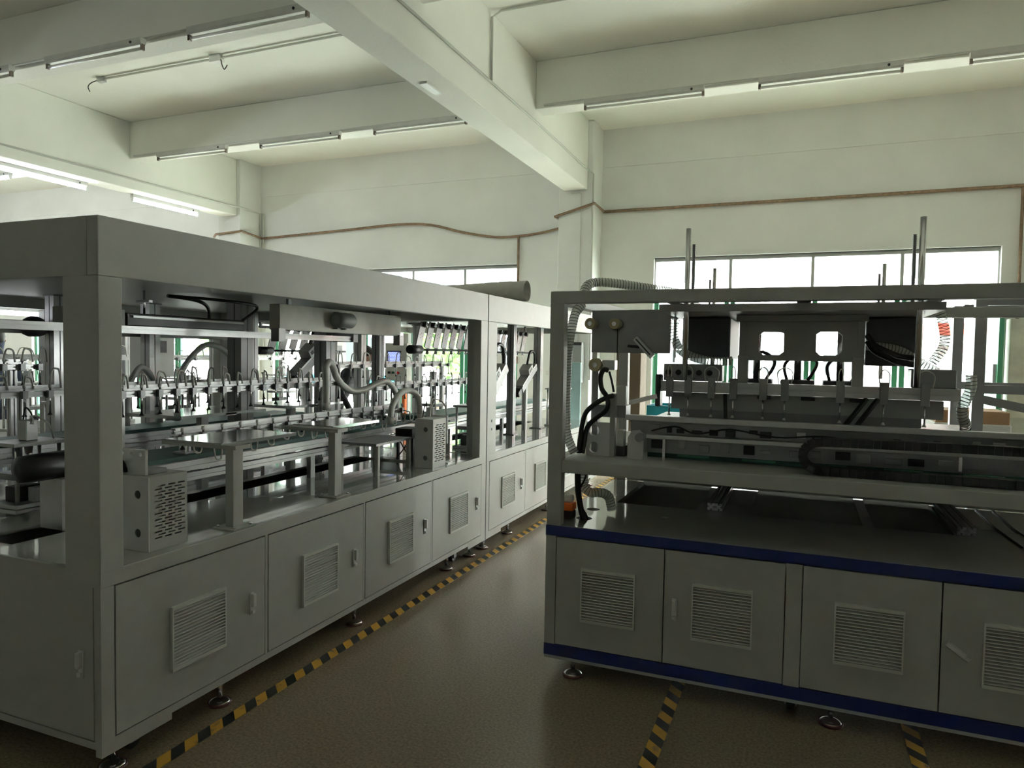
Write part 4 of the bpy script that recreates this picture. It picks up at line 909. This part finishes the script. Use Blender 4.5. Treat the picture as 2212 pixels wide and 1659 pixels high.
MB().tube(bez([(-1.03, 3.42, 1.012), (-1.03, 3.42, .949), (-1.025, 3.42, .856), (-1.005, 3.41, .77), (-.99, 3.40, .735), (-.985, 3.40, .68)], 5), .016, 8).build('cable', 'black', t)
MB().tube(bez([(-1.0, 3.47, 1.02), (-1.0, 3.46, .93), (-1.035, 3.44, .83), (-.972, 3.405, .74), (-.968, 3.405, .68)], 5), .005, 6).build('cable', 'black', t)
t = thing('black_cables', 'two thick black cables sloping from the carrier panel to the manifold', 'cable', (.5, 3.66, 1.53))
for dy, dz in ((0, 0), (.035, .03)): MB().tube(bez([(.275, 3.66+dy, 1.635+dz), (.305, 3.655+dy, 1.59+dz), (.36, 3.655+dy, 1.56+dz), (.41, 3.66+dy, 1.538+dz), (.47, 3.66+dy, 1.53+dz)], 5), .013, 8).build('cable', 'black', t)
t = thing('orange_timer', 'small orange and black device at the foot of the press post', 'device', (-1.06, 3.36, .732))
MB().box(-1.098, -1.028, 3.335, 3.40, .733, .775).build('base', 'black', t, .006); MB().box(-1.10, -1.026, 3.333, 3.402, .775, .815).build('collar', 'orange', t, .006); MB().box(-1.092, -1.034, 3.34, 3.395, .815, .85).build('cover', 'hose_clear', t, .01)
t = thing('profile_offcut', 'short slotted aluminium profile lying on the press table', 'profile', (-.4, 4.2, .732))
prof('y', (-.425, .752), .038, 3.88, 4.55, 'bar', 'alu', t); prof('y', (-.386, .752), .038, 3.88, 4.55, 'bar', 'alu', t)
t = thing('profile_offcut', 'dark slotted profile lying beside the table cutout', 'profile', (.73, 4.2, .732))
prof('y', (.72, .752), .038, 3.86, 4.55, 'bar', 'alu_dark', t); prof('y', (.76, .752), .038, 3.86, 4.55, 'bar', 'alu_dark', t)
for x in (.92, 1.0): tag(MB().tube([(x, 3.7, .7368), (x-.02, 4.1, .7368), (x-.01, 4.56, .7368)], .004, 6).build('thin_cable', 'black'), 'thin black cable lying across the press table', 'cable', 'thin cables on the table')

# ================================================================== THINGS BEHIND THE PRESS
def bench(x0, x1, y0, y1, z, label, material='paint'):
    t = thing('work_bench', label, 'bench', ((x0+x1)/2, (y0+y1)/2, 0)); MB().box(x0, x1, y0, y1, z-.03, z).build('top', 'sheet', t, .003)
    for x in (x0+.03, x1-.03):
        for y in (y0+.03, y1-.03): MB().box(x-.025, x+.025, y-.025, y+.025, 0, z-.03).build('leg', material, t)
    MB().box(x0+.03, x1-.03, y0+.02, y0+.04, .2, .24).build('stretcher', material, t); return t
bench(-1.4, -.2, 6.4, 7.2, .86, 'steel bench behind the press carrying the blue crate')
bench(.8, 2.4, 6.3, 7.1, .86, 'steel bench behind the press carrying cardboard and film')
t = thing('plastic_crate', 'bright blue plastic crate on the bench behind the press', 'crate', (-1.0, 6.7, .86))
MB().box(-1.3, -.75, 6.45, 6.47, .86, 1.10).build('side', 'cyan', t); MB().box(-1.3, -.75, 6.88, 6.90, .86, 1.10).build('side', 'cyan', t)
for x in (-1.3, -.77): MB().box(x, x+.02, 6.47, 6.88, .86, 1.10).build('side', 'cyan', t)
MB().box(-1.28, -.77, 6.47, 6.88, .86, .88).build('bottom', 'cyan', t)
t = thing('cardboard_box', 'brown cardboard box wrapped with white film on the bench', 'box', (1.25, 6.7, .86))
MB().box(1.0, 1.5, 6.5, 6.95, .86, 1.16).build('body', 'cardboard', t, .01); MB().box(.99, 1.51, 6.49, 6.96, .97, 1.06).build('film_wrap', 'paper', t, .01)
tag(MB().box(.98, 1.3, 6.38, 6.46, .86, .98).build('white_carton', 'paper', None, .004), 'small white carton in front of the cardboard box', 'carton')
t = thing('steel_rack', 'dark open steel rack standing behind the press', 'rack', (1.6, 5.2, 0))
for x in (.97, 2.3):
    for y in (4.95, 5.6): MB().box(x-.03, x+.03, y-.03, y+.03, 0, 1.92).build('post', 'alu_dark', t)
for z in (.5, 1.36, 1.88):
    for y in (4.95, 5.6): MB().box(1.0, 2.27, y-.02, y+.02, z, z+.05).build('rail', 'alu_dark', t)
MB().bar((.97, 4.95, 1.33), (2.3, 4.95, 1.05), .04, .05).build('brace', 'alu_dark', t)
tag(MB().box(-2.12, -1.82, 8.6, 8.95, 0, 1.66).build('brown_locker', 'bark', None, .01), 'narrow dark brown locker behind the press next to the blue board', 'locker')
# third machine in the far bay, seen through the line
t = thing('far_machine', 'open aluminium framed machine standing behind the long line', 'machine', (-6.9, 6, 0))
for x in (-7.6, -6.2):
    for y in (3.0, 4.6, 6.2, 7.8, 9.0): prof('z', (x, y), .08, 0, 1.9, 'post', 'alu', t)
    prof('y', (x, 1.94), .08, 2.96, 9.04, 'top_rail', 'alu', t)
for y in (3.0, 6.2, 9.0): prof('x', (y, 1.94), .08, -7.56, -6.24, 'cross_rail', 'alu', t)
MB().box(-7.65, -6.15, 2.95, 9.05, .72, .78).build('table_top', 'paint', t); MB().box(-7.6, -6.2, 3.1, 8.9, .12, .72).build('cabinet', 'paint', t)
for x in (-7.5, -6.3):
    for y in (3.2, 8.8): MB().cyl((x, y, 0), (x, y, .12), .03, n=12).build('foot', 'steel', t)
for i, (x, y) in enumerate(((-6.5, 3.5), (-6.5, 4.3), (-6.6, 5.2), (-6.5, 6.0), (-6.6, 6.9), (-6.5, 7.7))):
    station(x, y, .3, .34, .42, 'press station on the far machine, %s counted from the end wall' % ('sixth fifth fourth third second first'.split()[i]), .782)
suction_bar(3.1, 8.8, -6.95, 1.42, 22, 'long bar of suction rods on the far machine', posts=(3.2, 6.0, 8.7), loop=.08, zbase=.782)
for x, y, z in ((-6.18, 5.3, 1.5), (-6.18, 8.3, 1.5)):
    t = thing('control_box', 'white control box fixed on a far machine post' if y < 6 else 'white control box near the far machine end', 'box', (x, y, z))
    MB().box(x-.02, x+.14, y-.2, y+.2, z-.25, z+.2).build('body', 'white_plate', t, .006); MB().box(x+.14, x+.145, y-.1, y+.1, z, z+.12).build('display', 'black', t)

# ================================================================== PEOPLE
def person(name_label, loc, ang, bend, cloth, h=1.70):
    t = thing('person', name_label, 'person', loc, world=False); t.rotation_euler = (0, 0, ang)
    me = bpy.data.meshes.new('body'); V = []; E_ = []; Rr = []
    def v(p, r_): V.append(p); Rr.append(r_); return len(V)-1
    def e(a, b): E_.append((a, b))
    s = h/1.7; cb, sb = math.cos(bend), math.sin(bend)
    def up(z, x=0, y=0): return (x*s, (sb*z+cb*y)*s, (.93+cb*z-sb*y)*s)
    pel = v(up(0), .15*s); ab = v(up(.18), .145*s); ch = v(up(.38), .155*s); nk = v(up(.53), .06*s); hb = v(up(.60, 0, .02), .075*s); hm = v(up(.69, 0, .03), .095*s); ht = v(up(.77, 0, .02), .075*s)
    for a, b in ((pel, ab), (ab, ch), (ch, nk), (nk, hb), (hb, hm), (hm, ht)): e(a, b)
    for sx in (-1, 1):
        sh = v(up(.45, sx*.19), .06*s); el = v(up(.20, sx*.25, .08), .047*s); wr = v(up(.06, sx*.17, .30), .035*s); ha = v(up(.04, sx*.15, .38), .03*s)
        e(ch, sh); e(sh, el); e(el, wr); e(wr, ha)
        for k in range(4):
            a = v(up(.05, sx*(.15+.022*(k-1.5)), .43), .011*s); b = v(up(.03, sx*(.15+.022*(k-1.5)), .47-.01*abs(k-1)), .009*s); e(ha, a); e(a, b)
        a = v(up(.05, sx*.115, .40), .011*s); e(ha, a)
        hp = v((sx*.09*s, 0, .86*s), .10*s); kn = v((sx*.10*s, .02, .48*s), .065*s); an = v((sx*.10*s, -.01, .09*s), .045*s); to = v((sx*.11*s, .15*s, .035*s), .035*s)
        e(pel, hp); e(hp, kn); e(kn, an); e(an, to)
    me.from_pydata(V, E_, []); o = bpy.data.objects.new('body', me); C.objects.link(o); o.parent = t
    md = o.modifiers.new('skin', 'SKIN'); sv = me.skin_vertices[0].data
    for i, r_ in enumerate(Rr): sv[i].radius = (r_, r_*.85 if i in (pel, ab, ch) else r_)
    sv[pel].use_root = True
    o.modifiers.new('sub', 'SUBSURF').levels = 2; o.modifiers['sub'].render_levels = 2; md.use_smooth_shade = True
    # clothes by height in a body material: skin on head and hands, cloth elsewhere
    me.materials.append(M[cloth])
    hc = Vector(up(.70, 0, .03)); hd = MB().sphere(hc, .082*s, .098*s, .118*s, 18, 12)
    fwd = Vector(up(.70, 0, 1.03))-hc; fwd.normalize()
    hd.sphere(hc+fwd*.098*s-Vector((0, 0, .01)), .014*s, .02*s, .02*s, 8, 6); 
    for sx in (-1, 1): hd.sphere(hc+Vector((sx*.083*s, 0, -.005)), .010*s, .018*s, .03*s, 8, 6)
    hdo = hd.build('head', 'skin', t)
    for sx in (-1, 1): MB().sphere(hc+fwd*.088*s+Vector((sx*.033*s, 0, .018*s)), .010*s, n=8, m=6).build('eye', 'black', hdo)
    MB().bar(hc+fwd*.094*s+Vector((-.02*s, 0, -.055*s)), hc+fwd*.094*s+Vector((.02*s, 0, -.055*s)), .006, .006).build('mouth', 'red', hdo)
    MB().sphere(hc-fwd*.016*s+Vector((0, 0, .028*s)), .092*s, .105*s, .108*s, 18, 10).build('hair', 'hair', t)
    return t
person('person in black clothes bending over behind the long machine', (-5.55, 7.55, 0), math.radians(-75), .62, 'cloth_black')
person('person with short black hair standing behind the corner unit', (-8.55, 5.3, 0), math.radians(60), .12, 'cloth_blue', 1.70)
for o in list(S.objects):
    if '_world' in o: del o['_world']
